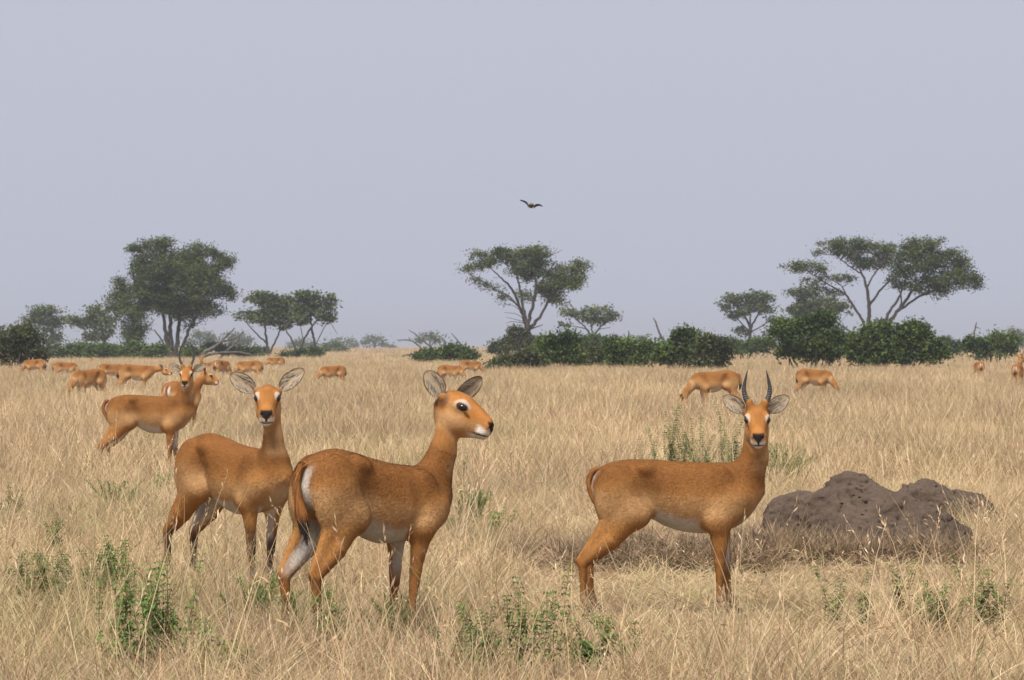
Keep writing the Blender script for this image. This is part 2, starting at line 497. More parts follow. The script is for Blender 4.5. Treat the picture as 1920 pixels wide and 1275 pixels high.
far = [('faint blue flat topped tree seen between the tall left tree and the fallen tree', 6, 1000, [(1100, 615, 78, 22), (1060, 640, 40, 15), (1140, 640, 45, 15)], [[(1095, 720, 6), (1095, 660, 5), (1090, 620, 3)], [(1095, 665, 3), (1140, 630, 2)], [(1095, 665, 3), (1050, 635, 2)]]),
       ('faint blue rounded tree behind the tips of the fallen tree', 6, 1050, [(1290, 620, 70, 24), (1330, 645, 50, 22), (1270, 650, 35, 16)], [[(1300, 720, 6), (1300, 660, 5), (1290, 620, 3)], [(1300, 665, 3), (1340, 635, 2)]]),
       ('faint low tree behind the two crooked trunks', 6, 1150, [(1650, 650, 80, 18), (1610, 668, 40, 14), (1700, 665, 40, 14)], [[(1650, 720, 5), (1650, 680, 4), (1650, 650, 2)]]),
       ('small hazy round tree just right of the left group', 6, 700, [(1825, 655, 46, 22), (1800, 670, 40, 18), (1850, 675, 35, 20), (1825, 690, 45, 18)], [[(1825, 730, 6), (1825, 690, 5), (1820, 650, 3)]]),
       ('faint tree on the horizon left of the two small blue trees', 6, 1300, [(1910, 652, 26, 15), (1925, 665, 30, 14)], [[(1915, 715, 4), (1915, 680, 4), (1912, 655, 2)]]),
       ('pale blue open tree on the horizon between the left group and the dead branches', 7, 1150, [(-65, 770, 70, 20), (-100, 795, 40, 14), (-30, 790, 45, 16)], [[(-62, 870, 6), (-62, 810, 5), (-70, 775, 3)], [(-62, 820, 3), (-25, 790, 2)], [(-62, 825, 3), (-100, 795, 2)]]),
       ('tiny blue tree on the horizon just left of the dead branches', 7, 1400, [(55, 812, 38, 14), (35, 828, 20, 9)], [[(52, 870, 4), (52, 835, 3), (52, 812, 2)]]),
       ('small umbrella shaped tree behind the dead branches', 7, 760, [(300, 758, 85, 16), (255, 770, 45, 10), (345, 770, 42, 11)], [[(312, 870, 6), (310, 820, 5), (300, 770, 3)], [(310, 825, 3), (265, 775, 2)], [(311, 820, 3), (340, 775, 2)]]),
       ('faint blue tree behind the bushes right of the flat small tree', 7, 1000, [(1485, 770, 45, 22), (1510, 785, 30, 16)], [[(1490, 860, 5), (1490, 800, 4), (1488, 770, 3)]]),
       ('faint blue tree behind the forked snag', 7, 1050, [(1680, 770, 55, 22), (1720, 790, 30, 16)], [[(1685, 860, 5), (1685, 800, 4), (1680, 770, 3)]]),
       ('hazy dark tree at the far right edge behind the round bush', 8, 620, [(1865, 580, 42, 22), (1900, 605, 40, 34), (1880, 625, 45, 30)], [[(1885, 720, 8), (1885, 640, 7), (1875, 585, 4)]])]
for k, (lb, c, Y, bl, lm) in enumerate(far):
    tree(lb, c, Y, bl, lm, leaf=.00042 * Y, clump=.0016 * Y, seed=30 + k, group='far trees fading into the haze', dens=1.0, twig_share=.4, twig_r=.05)

# --- middle
tree('tall vase shaped acacia standing alone in the middle', 7, 330,
     [(620, 205, 55, 24), (565, 300, 40, 30), (640, 275, 50, 32), (780, 190, 60, 34), (715, 240, 70, 34), (870, 215, 115, 52), (1000, 205, 110, 55), (1055, 160, 45, 20),
      (900, 285, 100, 45), (1050, 285, 85, 55), (1150, 330, 95, 60), (1290, 285, 62, 50), (1305, 365, 55, 45), (1220, 395, 90, 45), (1100, 410, 85, 45), (1120, 490, 65, 36),
      (950, 340, 60, 42), (610, 375, 34, 12), (650, 395, 34, 10), (740, 430, 56, 16), (800, 490, 36, 11), (945, 470, 45, 40), (1060, 440, 50, 40), (1170, 510, 25, 40)],
     [[(960, 840, 27), (962, 760, 24), (955, 690, 19), (905, 560, 10), (850, 430, 8), (770, 350, 5), (700, 280, 3)], [(955, 700, 14), (985, 560, 11), (1012, 430, 9), (1000, 300, 6), (990, 200, 3)],
      [(958, 700, 13), (930, 560, 9), (905, 430, 7), (880, 300, 5), (860, 210, 3)], [(970, 700, 13), (1050, 600, 9), (1105, 500, 7), (1190, 400, 5), (1290, 320, 3)],
      [(905, 560, 6), (830, 480, 5), (760, 445, 4)], [(880, 530, 6), (790, 470, 4), (690, 400, 3), (580, 345, 2)], [(1012, 430, 6), (1080, 340, 4), (1140, 250, 3)],
      [(972, 690, 10), (930, 770, 9), (885, 865, 7)], [(1105, 500, 4), (1160, 480, 3), (1170, 540, 1.5)], [(970, 700, 7), (1010, 690, 4), (1060, 670, 2.5)],
      [(940, 640, 3), (880, 600, 2), (800, 590, 1.2)], [(945, 655, 3), (890, 640, 2), (810, 620, 1.2)], [(915, 580, 3), (850, 540, 2), (790, 540, 1.2)], [(930, 660, 3), (860, 650, 2), (810, 660, 1)],
      [(1000, 240, 4), (1110, 210, 2.5), (1190, 170, 1.2)], [(1110, 210, 2), (1160, 160, 1)]],
     dens=1.25, seed=7, flat=.25, twig_share=.75)
tree('small flat acacia with a vase of thin trunks right of the tall middle tree', 7, 470,
     [(1240, 595, 55, 28), (1315, 605, 75, 32), (1415, 575, 60, 25), (1475, 610, 85, 34), (1550, 608, 36, 15), (1440, 645, 68, 24), (1210, 668, 45, 10), (1485, 560, 28, 12), (1360, 640, 60, 20)],
     [[(1392, 840, 13), (1385, 760, 10), (1350, 700, 6), (1300, 650, 4), (1240, 600, 2)], [(1388, 765, 7), (1385, 690, 5), (1370, 620, 3)], [(1395, 760, 8), (1430, 700, 5), (1480, 660, 4), (1540, 610, 2)],
      [(1340, 695, 4), (1280, 685, 3), (1200, 672, 2)], [(1430, 700, 3), (1510, 690, 1.5)]],
     leaf=.25, clump=.7, seed=8, flat=.45)
tree('bare leaning snag with a forked foot behind the middle bushes', 7, 300, [(1860, 800, 8, 6)],
     [[(1885, 860, 9), (1868, 780, 8), (1840, 735, 7), (1822, 690, 6), (1812, 655, 5), (1795, 625, 3)], [(1845, 740, 6), (1835, 770, 5), (1828, 810, 5)]], dens=.01, seed=40, name='dead_tree', group='dead wood on the plain', bark='dead', twig_share=0)
tree('short upright dead stump poking out of the middle bushes', 7, 300, [(1632, 800, 8, 6)],
     [[(1632, 860, 7), (1632, 780, 6), (1631, 735, 5), (1632, 710, 3)]], dens=.01, seed=41, name='dead_tree', group='dead wood on the plain', bark='dead', twig_share=0)

# --- right group
tree('flat crowned hazy acacia left of the twin umbrella acacias', 8, 470,
     [(385, 395, 62, 24), (470, 385, 85, 26), (560, 395, 60, 26), (345, 438, 44, 20), (480, 430, 90, 32), (375, 485, 46, 16), (560, 445, 55, 26), (570, 510, 30, 9), (440, 470, 60, 20), (425, 570, 40, 22)],
     [[(472, 680, 10), (470, 590, 9), (470, 545, 7), (430, 470, 5), (370, 410, 3)], [(472, 560, 6), (500, 500, 5), (540, 430, 3)], [(470, 550, 5), (470, 470, 4), (470, 400, 2)], [(465, 570, 5), (410, 510, 3), (360, 450, 2)], [(480, 570, 4), (530, 540, 3), (590, 505, 2)]],
     leaf=.25, clump=.7, seed=9, flat=.45)
tree('low layered acacia in front left of the twin umbrella acacias', 8, 440,
     [(720, 365, 55, 22), (790, 350, 60, 24), (745, 430, 90, 30), (850, 430, 100, 36), (940, 455, 70, 34), (790, 400, 70, 24), (700, 460, 45, 24), (760, 480, 60, 24)],
     [[(800, 680, 10), (800, 590, 9), (790, 520, 7), (760, 440, 4), (740, 380, 2.5)], [(798, 560, 6), (860, 480, 4), (940, 450, 3)], [(1015, 580, 6), (950, 535, 5), (900, 490, 4), (870, 450, 3)]],
     leaf=.23, clump=.65, seed=10, flat=.4)
tree('left of the twin umbrella acacias, flat tiered crown over three dark limbs', 8, 330,
     [(690, 222, 62, 15), (760, 225, 85, 22), (830, 232, 60, 24), (775, 300, 55, 14), (900, 280, 75, 18), (935, 362, 55, 14), (880, 105, 66, 22), (980, 112, 105, 30), (1080, 120, 110, 34),
      (1180, 145, 85, 40), (1130, 205, 100, 34), (980, 290, 55, 14), (845, 150, 40, 16), (1015, 175, 60, 24), (960, 150, 60, 20), (1060, 200, 60, 24), (850, 340, 40, 12)],
     [[(1090, 680, 13), (1092, 540, 12), (1095, 440, 10), (1083, 340, 8), (1055, 260, 5.5), (1010, 180, 3.5)], [(1095, 440, 8), (1140, 380, 6), (1195, 315, 5), (1235, 285, 3)],
      [(1075, 680, 9), (1072, 535, 8), (1040, 470, 7), (975, 375, 6), (900, 330, 4), (830, 290, 3), (760, 240, 2)], [(1083, 340, 6), (1110, 285, 4), (1160, 220, 3)],
      [(975, 375, 4), (950, 325, 3), (880, 285, 2)], [(1055, 260, 4), (980, 210, 3), (890, 130, 2)], [(1010, 300, 3), (960, 290, 2)]],
     mat='acacia_dark', dens=1.1, seed=12, flat=.5, twig_share=.8)
tree('right of the twin umbrella acacias, heavy crown sweeping out to the right', 8, 325,
     [(1350, 105, 62, 36), (1440, 110, 85, 42), (1300, 155, 75, 50), (1400, 190, 120, 62), (1520, 190, 85, 52), (1595, 220, 66, 44), (1645, 285, 46, 44), (1560, 280, 95, 44),
      (1440, 280, 110, 50), (1290, 235, 85, 52), (1340, 325, 78, 32), (1465, 358, 55, 22), (1560, 145, 36, 22), (1240, 295, 45, 34), (1665, 320, 26, 26), (1500, 320, 70, 30)],
     [[(1182, 680, 11), (1185, 540, 10), (1205, 470, 8), (1265, 375, 6), (1290, 300, 4), (1330, 180, 2.5)], [(1200, 680, 12), (1205, 540, 11), (1250, 465, 9), (1330, 360, 7), (1390, 290, 5), (1440, 180, 3)],
      [(1250, 465, 7), (1370, 382, 6), (1480, 340, 4), (1580, 290, 3)], [(1265, 450, 5), (1275, 390, 4), (1250, 300, 2.5)]],
     mat='acacia_dark', dens=.95, seed=13, flat=.35, twig_share=.8, hang=.15)
tree('thin bare snag standing beside the round bush at right', 8, 260, [(1670, 720, 6, 5)],
     [[(1672, 745, 8), (1668, 680, 7), (1655, 610, 6), (1658, 560, 4), (1668, 520, 2.5)], [(1664, 545, 3), (1690, 555, 1.2)]], dens=.01, seed=42, name='dead_tree', group='dead wood on the plain', bark='dead', twig_share=0)

# --- fallen and dead wood
def dead_wood(name, label, crop, Y, limbs, seed):
    rg = np.random.default_rng(seed); s = CROPS[crop][2]
    lm = [[(*cr(crop, x, y), r / s) for (x, y, r) in pl] for pl in limbs]
    b = limb_mesh(lm, Y, rg, 0, depth=.8)
    base = at(lm[0][0][0], HOR, Y); base[2] = 0
    me = b.mesh(name, M['dead']); me.transform(Matrix.Translation(-Vector(base)))
    o = link(bpy.data.objects.new(name, me)); o.location = base
    tag(o, label, 'dead tree', 'dead wood on the plain')
dead_wood('fallen_tree', 'grey fallen tree with branches raised to the right behind the horned head', 6, 300,
          [[(1075, 755, 14), (1110, 705, 11), (1190, 655, 8), (1230, 610, 6), (1278, 568, 3)], [(1100, 712, 8), (1200, 645, 6), (1260, 630, 5), (1310, 600, 4), (1330, 582, 2)],
           [(1170, 760, 9), (1240, 690, 7), (1290, 640, 6), (1310, 600, 4), (1325, 585, 2)], [(1090, 730, 9), (1180, 705, 7), (1290, 700, 6), (1385, 718, 4)], [(1215, 640, 3), (1240, 600, 2), (1235, 580, 1)],
           [(1290, 650, 3), (1295, 680, 2)], [(1190, 655, 3), (1200, 610, 2), (1225, 590, 1)]], 51)
dead_wood('dead_branch', 'bare grey branches lying in front of the small umbrella tree', 7, 280,
          [[(335, 890, 9), (270, 850, 8), (225, 805, 6), (170, 775, 5), (85, 775, 3)], [(380, 880, 8), (330, 835, 7), (250, 770, 5), (200, 730, 4), (162, 705, 2)], [(170, 775, 4), (165, 755, 2)], [(330, 835, 3), (345, 800, 1.5), (370, 830, 1)],
           [(120, 880, 5), (230, 865, 6), (330, 872, 5)]], 52)
dead_wood('dead_branch', 'thin forked dead branch beside the low bush left of the middle tree', 7, 280,
          [[(550, 880, 6), (535, 830, 5), (490, 775, 4), (450, 728, 2)], [(540, 840, 4), (545, 800, 3), (548, 780, 1.5)], [(490, 840, 4), (488, 800, 3), (487, 775, 1.5)]], 53)

# --- bushes
GB = 'bushes standing across the plain'
def bush(label, crop, Y, blobs, leaf=.095, dens=.66, mat='bush', clump=.36, seed=0, name='bush'):
    rg = np.random.default_rng(seed + 200); s = CROPS[crop][2]
    bl = [(cr(crop, x, y)[0], cr(crop, x, y)[1] + .14 * ry / s, rx / s * .93, ry / s * .84) for (x, y, rx, ry) in blobs]
    for (x, y, rx, ry) in list(bl):          # shoots that break the outline
        for _ in range(9):
            a = rg.uniform(.0, 3.14); q = rg.uniform(.92, 1.24)
            bl.append((x + math.cos(a) * rx * q, y - math.sin(a) * ry * q, rx * rg.uniform(.08, .2), ry * rg.uniform(.10, .26)))
    me, ctrs = foliage_mesh(bl, Y, leaf, dens, rg, M[mat], 0.0, deep=.8, clump=clump, spread=.58)
    base = np.array([ctrs[:, 0].mean(), Y, 0.0])
    root = empty(name, base); tag(root, label, 'bush', GB)
    me.name = 'foliage'; me.transform(Matrix.Translation(-Vector(base)))
    link(bpy.data.objects.new('foliage', me), root)
    b = Bag()
    for k in range(14):
        c = ctrs[rg.integers(len(ctrs))]; r0 = np.array([base[0] + (c[0] - base[0]) * .35 + rg.normal(0, .2), Y + rg.normal(0, .3), -.05])
        c = c + np.array([rg.normal(0, .3), rg.normal(0, .3), rg.uniform(0, .3)])
        P = catmull([r0, (r0 + c) * .5 + rg.normal(0, .12, 3), c], 4); V, F = tube(P, np.linspace(.045, .01, len(P)), 5); b.add(V, F)
    sm = b.mesh('stem', M['bark']); sm.transform(Matrix.Translation(-Vector(base)))
    link(bpy.data.objects.new('stem', sm), root)['kind'] = 'stuff'
    return root
bush('big dark bush cut by the left edge of the picture', 6, 185, [(30, 640, 90, 70), (90, 680, 100, 85), (150, 640, 60, 50), (0, 700, 90, 80), (190, 720, 40, 45), (120, 590, 35, 25)], mat='bush_dry', seed=1)
bush('rounded hedge bush, leftmost of the row under the left trees', 6, 330, [(400, 690, 88, 42), (350, 715, 50, 26), (450, 700, 60, 34)], leaf=.14, clump=.45, seed=2)
bush('hedge bush, second from left in the row under the left trees', 6, 325, [(560, 700, 70, 38), (520, 705, 50, 32), (620, 705, 50, 30)], leaf=.14, clump=.45, seed=3)
bush('widest hedge bush left of the bundled trunks', 6, 318, [(720, 695, 90, 45), (670, 710, 60, 30), (790, 700, 60, 38)], leaf=.14, clump=.45, seed=4)
bush('hedge bush touching the bundled pale trunks on their left', 6, 315, [(860, 705, 45, 34), (830, 715, 40, 26)], leaf=.14, clump=.45, seed=5)
bush('small hedge bush touching the bundled pale trunks on their right', 6, 330, [(1040, 705, 36, 28), (1070, 715, 30, 20)], leaf=.14, clump=.45, seed=6)
bush('green bush behind the fallen tree', 6, 350, [(1170, 685, 55, 28), (1290, 700, 70, 28), (1370, 710, 45, 22)], leaf=.15, clump=.45, seed=7)
bush('low bush between the fallen tree and the forked tree', 6, 420, [(1425, 692, 28, 16)], leaf=.15, clump=.45, seed=8)
bush('low bush at the feet of the two crooked trunks', 6, 350, [(1690, 705, 50, 26), (1570, 725, 35, 18), (1640, 722, 45, 18)], leaf=.14, clump=.45, seed=9)
bush('low hazy bush under the small round hazy tree', 6, 600, [(1825, 700, 48, 18)], leaf=.2, clump=.6, seed=10)
bush('dull low bush beside the drooping tree at far left', 6, 330, [(240, 725, 40, 22), (290, 728, 40, 18)], leaf=.14, clump=.45, mat='bush_dry', seed=11)
bush('low bush with bare sticks between dead branches and middle tree', 7, 240, [(430, 855, 48, 34), (500, 870, 75, 34), (560, 880, 50, 26), (380, 880, 40, 24)], leaf=.12, seed=12)
bush('small low bush under the bare grey branches', 7, 240, [(290, 885, 45, 22), (250, 890, 30, 16)], leaf=.12, seed=13)
bush('grey brown leafless looking bush left of the middle tree foot', 7, 300, [(800, 820, 80, 36), (760, 835, 45, 26), (860, 800, 60, 45), (900, 750, 45, 40), (880, 720, 22, 14)], leaf=.13, clump=.4, mat='bush_dry', seed=14)
bush('small bush tucked right of the middle tree foot', 7, 325, [(985, 785, 36, 24), (1000, 810, 30, 20)], leaf=.13, clump=.4, mat='bush_dry', seed=15)
bush('broad bush with sprouting tops right of the middle tree foot', 7, 180, [(1180, 830, 100, 62), (1100, 870, 110, 60), (1240, 870, 70, 60), (1200, 770, 50, 32), (1000, 890, 80, 50), (1080, 800, 30, 26), (1160, 910, 130, 40)], seed=16)
bush('low dark bush in the grass below the middle tree', 7, 172, [(880, 930, 90, 42), (780, 960, 60, 26), (960, 920, 70, 50), (850, 965, 80, 24)], mat='bush_dry', seed=17)
bush('bush at the foot of the small flat acacia', 7, 330, [(1385, 785, 70, 36), (1350, 800, 45, 26), (1440, 800, 40, 24)], leaf=.14, clump=.42, seed=18)
bush('pale dull bush between the broad bush and the dark bush', 7, 190, [(1400, 870, 75, 45), (1350, 910, 60, 30), (1450, 900, 60, 36)], mat='bush_dry', seed=19)
bush('large dark bush below the upright dead stump', 7, 176, [(1600, 870, 100, 70), (1690, 840, 95, 66), (1640, 920, 120, 50), (1550, 820, 45, 34), (1770, 890, 60, 55)], seed=20)
bush('tall bush with a pointed top right of the forked snag', 8, 170, [(130, 650, 70, 66), (120, 600, 36, 36), (60, 700, 70, 50), (160, 710, 80, 45), (20, 680, 40, 40)], seed=21)
bush('loose dull bush behind the back of the grazing antelope at right', 8, 168, [(260, 690, 75, 50), (240, 640, 36, 30), (330, 680, 45, 44), (280, 730, 80, 24)], mat='bush_dry', seed=22)
bush('long low hedge under the flat crowned hazy acacia', 8, 290, [(440, 645, 120, 36), (350, 640, 50, 30), (530, 640, 60, 38), (450, 670, 110, 24)], leaf=.13, clump=.4, seed=23)
bush('big green bush at right, left one of the two largest', 8, 178, [(720, 620, 115, 82), (650, 590, 70, 52), (850, 590, 85, 80), (640, 545, 24, 24), (830, 530, 50, 40), (880, 660, 80, 70), (770, 680, 130, 50), (930, 640, 50, 60), (870, 510, 22, 26), (740, 550, 40, 30)], dens=1.1, seed=24)
bush('biggest dark green bush under the twin umbrella acacias', 8, 176, [(1190, 630, 160, 86), (1100, 620, 90, 70), (1330, 610, 85, 66), (1060, 670, 80, 60), (1260, 680, 180, 62), (1400, 640, 65, 66), (1180, 570, 60, 34), (1340, 560, 40, 26), (1440, 690, 60, 56), (1150, 710, 150, 36)], dens=1.1, seed=25)
bush('hazier bush right of the biggest bush', 8, 300, [(1530, 645, 48, 42), (1490, 660, 36, 34), (1550, 670, 46, 24)], leaf=.13, clump=.4, seed=26)
bush('round green bush beside the thin snag at right', 8, 235, [(1770, 635, 80, 56), (1830, 640, 45, 48), (1720, 650, 60, 46), (1640, 650, 36, 40), (1780, 680, 90, 26)], leaf=.115, seed=27)
# ------------------------------------------------------------------ antelopes: smooth-blended solids, meshed as one skin
def pchip(xs, ys, x):
    """monotone smooth interpolation"""
    xs = np.asarray(xs, float); ys = np.asarray(ys, float)
    h = np.diff(xs); d = np.diff(ys) / h
    m = np.zeros_like(xs)
    m[1:-1] = np.where(d[:-1] * d[1:] > 0, 2 * d[:-1] * d[1:] / (d[:-1] + d[1:] + 1e-12), 0)
    m[0], m[-1] = d[0], d[-1]
    x = np.clip(x, xs[0], xs[-1])
    i = np.clip(np.searchsorted(xs, x) - 1, 0, len(xs) - 2)
    t = (x - xs[i]) / h[i]
    return ((2 * t**3 - 3 * t**2 + 1) * ys[i] + (t**3 - 2 * t**2 + t) * h[i] * m[i]
            + (-2 * t**3 + 3 * t**2) * ys[i + 1] + (t**3 - t**2) * h[i] * m[i + 1])

def seg(a, b, r1, r2, ys=1.0):
    a = np.asarray(a, float); b = np.asarray(b, float); ba = b - a; L2 = ba @ ba
    def f(X, Y, Z):
        px, py, pz = X - a[0], Y - a[1], Z - a[2]
        t = np.clip((px * ba[0] + py * ba[1] + pz * ba[2]) / L2, 0, 1)
        return np.sqrt((px - t * ba[0])**2 + ((py - t * ba[1]) / ys)**2 + (pz - t * ba[2])**2) - (r1 + (r2 - r1) * t)
    r = max(r1, r2)
    return f, np.minimum(a, b) - r, np.maximum(a, b) + r

def ell(c, r, pitch=0.0):
    c = np.asarray(c, float); r = np.asarray(r, float); cp, sp = math.cos(pitch), math.sin(pitch)
    def f(X, Y, Z):
        x, y, z = X - c[0], Y - c[1], Z - c[2]
        u, v = cp * x + sp * z, -sp * x + cp * z
        k0 = np.sqrt((u / r[0])**2 + (y / r[1])**2 + (v / r[2])**2)
        k1 = np.sqrt((u / r[0]**2)**2 + (y / r[1]**2)**2 + (v / r[2]**2)**2) + 1e-9
        return k0 * (k0 - 1) / k1
    R = r.max()
    return f, c - R, c + R

def loft(xs, top, bot, wid, low=1.0, sq=2.0):
    """body along x: smooth top and bottom lines and half width; low<1 narrows the lower half"""
    def f(X, Y, Z):
        t = pchip(xs, top, X); b = pchip(xs, bot, X); wd = pchip(xs, wid, X)
        c = (t + b) * 0.5; h = (t - b) * 0.5
        v = (Z - c) / h
        wz = wd * np.where(v < 0, 1 - (1 - low) * np.clip(-v, 0, 1)**1.5, 1.0)
        k = ((np.abs(Y) / wz)**sq + np.abs(v)**sq)**(1.0 / sq)
        d = (k - 1) * np.minimum(h, wd)
        ex = np.maximum(xs[0] - X, 0) + np.maximum(X - xs[-1], 0)
        return np.where(ex > 0, np.sqrt(np.maximum(d, 0)**2 + ex**2), d)
    lo = np.array([xs[0], -max(wid), min(bot)]); hi = np.array([xs[-1], max(wid), max(top)])
    return f, lo, hi

class Solid:
    def __init__(s, lo, hi, h):
        s.h = h; s.lo = np.asarray(lo, float)
        s.n = np.ceil((np.asarray(hi) - s.lo) / h).astype(int) + 1
        s.ax = [s.lo[i] + h * np.arange(s.n[i]) for i in range(3)]
        s.D = np.full(s.n, 5.0, dtype=np.float32)
    def add(s, prim, k=0.03, frame=None, carve=False):
        f, lo, hi = prim
        pad = k + 2.5 * s.h
        if frame is not None:       # frame = (origin, 3x3 with columns = axes)
            o, R = frame
            cs = np.array([[x, y, z] for x in (lo[0], hi[0]) for y in (lo[1], hi[1]) for z in (lo[2], hi[2])]) @ R.T + o
            lo, hi = cs.min(0), cs.max(0)
        i0 = np.maximum(np.floor((lo - pad - s.lo) / s.h).astype(int), 0)
        i1 = np.minimum(np.ceil((hi + pad - s.lo) / s.h).astype(int) + 1, s.n)
        if np.any(i1 <= i0): return
        X, Y, Z = np.meshgrid(*[s.ax[a][i0[a]:i1[a]] for a in range(3)], indexing='ij', sparse=frame is None)
        if frame is not None:
            P = np.stack([X - o[0], Y - o[1], Z - o[2]], -1) @ R
            X, Y, Z = P[..., 0], P[..., 1], P[..., 2]
        d = f(X, Y, Z)
        sl = tuple(slice(i0[a], i1[a]) for a in range(3))
        D = s.D[sl]
        if carve:
            hh = np.maximum(k - np.abs(D + d), 0) / k
            s.D[sl] = np.maximum(D, -d) + hh * hh * k * 0.25
        else:
            hh = np.maximum(k - np.abs(D - d), 0) / k
            s.D[sl] = np.minimum(D, d) - hh * hh * k * 0.25
    def skin(s, smooth=2):
        D = s.D; n = s.n
        inside = D < 0
        def corners(A):
            return [A[dx:n[0] - 1 + dx, dy:n[1] - 1 + dy, dz:n[2] - 1 + dz] for dx in (0, 1) for dy in (0, 1) for dz in (0, 1)]
        cs = corners(inside)
        anyc = cs[0].copy(); allc = cs[0].copy()
        for c in cs[1:]: anyc |= c; allc &= c
        mask = anyc & ~allc
        idx = np.argwhere(mask)
        vid = np.full(mask.shape, -1, dtype=np.int32); vid[mask] = np.arange(len(idx))
        val = np.stack([D[idx[:, 0] + dx, idx[:, 1] + dy, idx[:, 2] + dz] for dx in (0, 1) for dy in (0, 1) for dz in (0, 1)], 1)
        off = np.array([[dx, dy, dz] for dx in (0, 1) for dy in (0, 1) for dz in (0, 1)], float)
        acc = np.zeros((len(idx), 3)); cnt = np.zeros(len(idx))
        for a in range(8):
            for b in range(a + 1, 8):
                if np.abs(off[a] - off[b]).sum() != 1: continue
                va, vb = val[:, a], val[:, b]
                cr = (va < 0) != (vb < 0)
                t = np.where(cr, va / (va - vb + 1e-12), 0)
                acc += np.where(cr[:, None], off[a] + t[:, None] * (off[b] - off[a]), 0); cnt += cr
        V = s.lo + s.h * (idx + acc / cnt[:, None])
        quads = []
        for ax in range(3):
            o1, o2 = [(1, 2), (2, 0), (0, 1)][ax]
            sa = [slice(1, n[i] - 1) for i in range(3)]; sb = list(sa)
            sa[ax] = slice(0, n[ax] - 1); sb[ax] = slice(1, n[ax])
            A = inside[tuple(sa)]; B = inside[tuple(sb)]
            e = np.argwhere(A != B)
            if not len(e): continue
            flip = A[tuple(e.T)]
            base = e.copy(); base[:, o1] += 1; base[:, o2] += 1
            def cell(d1, d2):
                q = base.copy(); q[:, o1] -= d1; q[:, o2] -= d2
                return vid[q[:, 0], q[:, 1], q[:, 2]]
            Q = np.stack([cell(1, 1), cell(0, 1), cell(0, 0), cell(1, 0)], 1)
            Q[~flip] = Q[~flip][:, ::-1]
            quads.append(Q)
        F = np.concatenate(quads); F = F[(F >= 0).all(1)]
        E = np.concatenate([F[:, [0, 1]], F[:, [1, 2]], F[:, [2, 3]], F[:, [3, 0]]])
        deg = np.bincount(E[:, 0], minlength=len(V)).astype(float) + 1e-9
        for it in range(smooth):
            lam = 0.5 if it % 2 == 0 else -0.35
            acc = np.stack([np.bincount(E[:, 0], weights=V[E[:, 1], a], minlength=len(V)) for a in range(3)], 1)
            V = V + lam * (acc / deg[:, None] - V)
        return V, F

def vert_normals(V, F):
    nrm = np.cross(V[F[:, 2]] - V[F[:, 0]], V[F[:, 3]] - V[F[:, 1]])
    out = np.zeros_like(V)
    for c in range(4):
        for a in range(3):
            out[:, a] += np.bincount(F[:, c], weights=nrm[:, a], minlength=len(V))
    return out / (np.linalg.norm(out, axis=1)[:, None] + 1e-12)

TX = [-.440, -.42, -.38, -.31, -.20, -.10, .0, .10, .20, .30, .40, .48, .535, .56]
TT = [.740, .800, .842, .872, .887, .886, .880, .873, .869, .868, .858, .830, .775, .730]
TB = [.680, .64, .60, .57, .560, .548, .502, .474, .464, .470, .502, .566, .645, .685]
TW = [.030, .075, .108, .132, .142, .143, .150, .156, .153, .138, .118, .098, .060, .030]

HX = [-.105, -.085, -.05, .0, .05, .10, .15, .185, .208, .221]
HT = [.000, .042, .072, .083, .080, .062, .040, .023, .008, -.018]
HB = [-.035, -.090, -.130, -.146, -.142, -.125, -.108, -.101, -.093, -.067]
HW = [.022, .046, .060, .065, .062, .053, .045, .043, .039, .025]

def rot_frame(fwd, up=(0, 0, 1), roll=0.0):
    f = Vector(fwd).normalized(); l = Vector(up).cross(f).normalized(); u = f.cross(l)
    R = np.array([list(f), list(l), list(u)]).T
    if roll:
        c, s_ = math.cos(roll), math.sin(roll)
        R = R @ np.array([[1, 0, 0], [0, c, -s_], [0, s_, c]])
    return R

RUF = np.array((.176, .072, .021)); SIDE = np.array((.300, .138, .043)); PALE = np.array((.405, .240, .110))
WHITE = np.array((.54, .49, .43)); BLACK = np.array((.022, .018, .016)); FACE = np.array((.315, .132, .036))

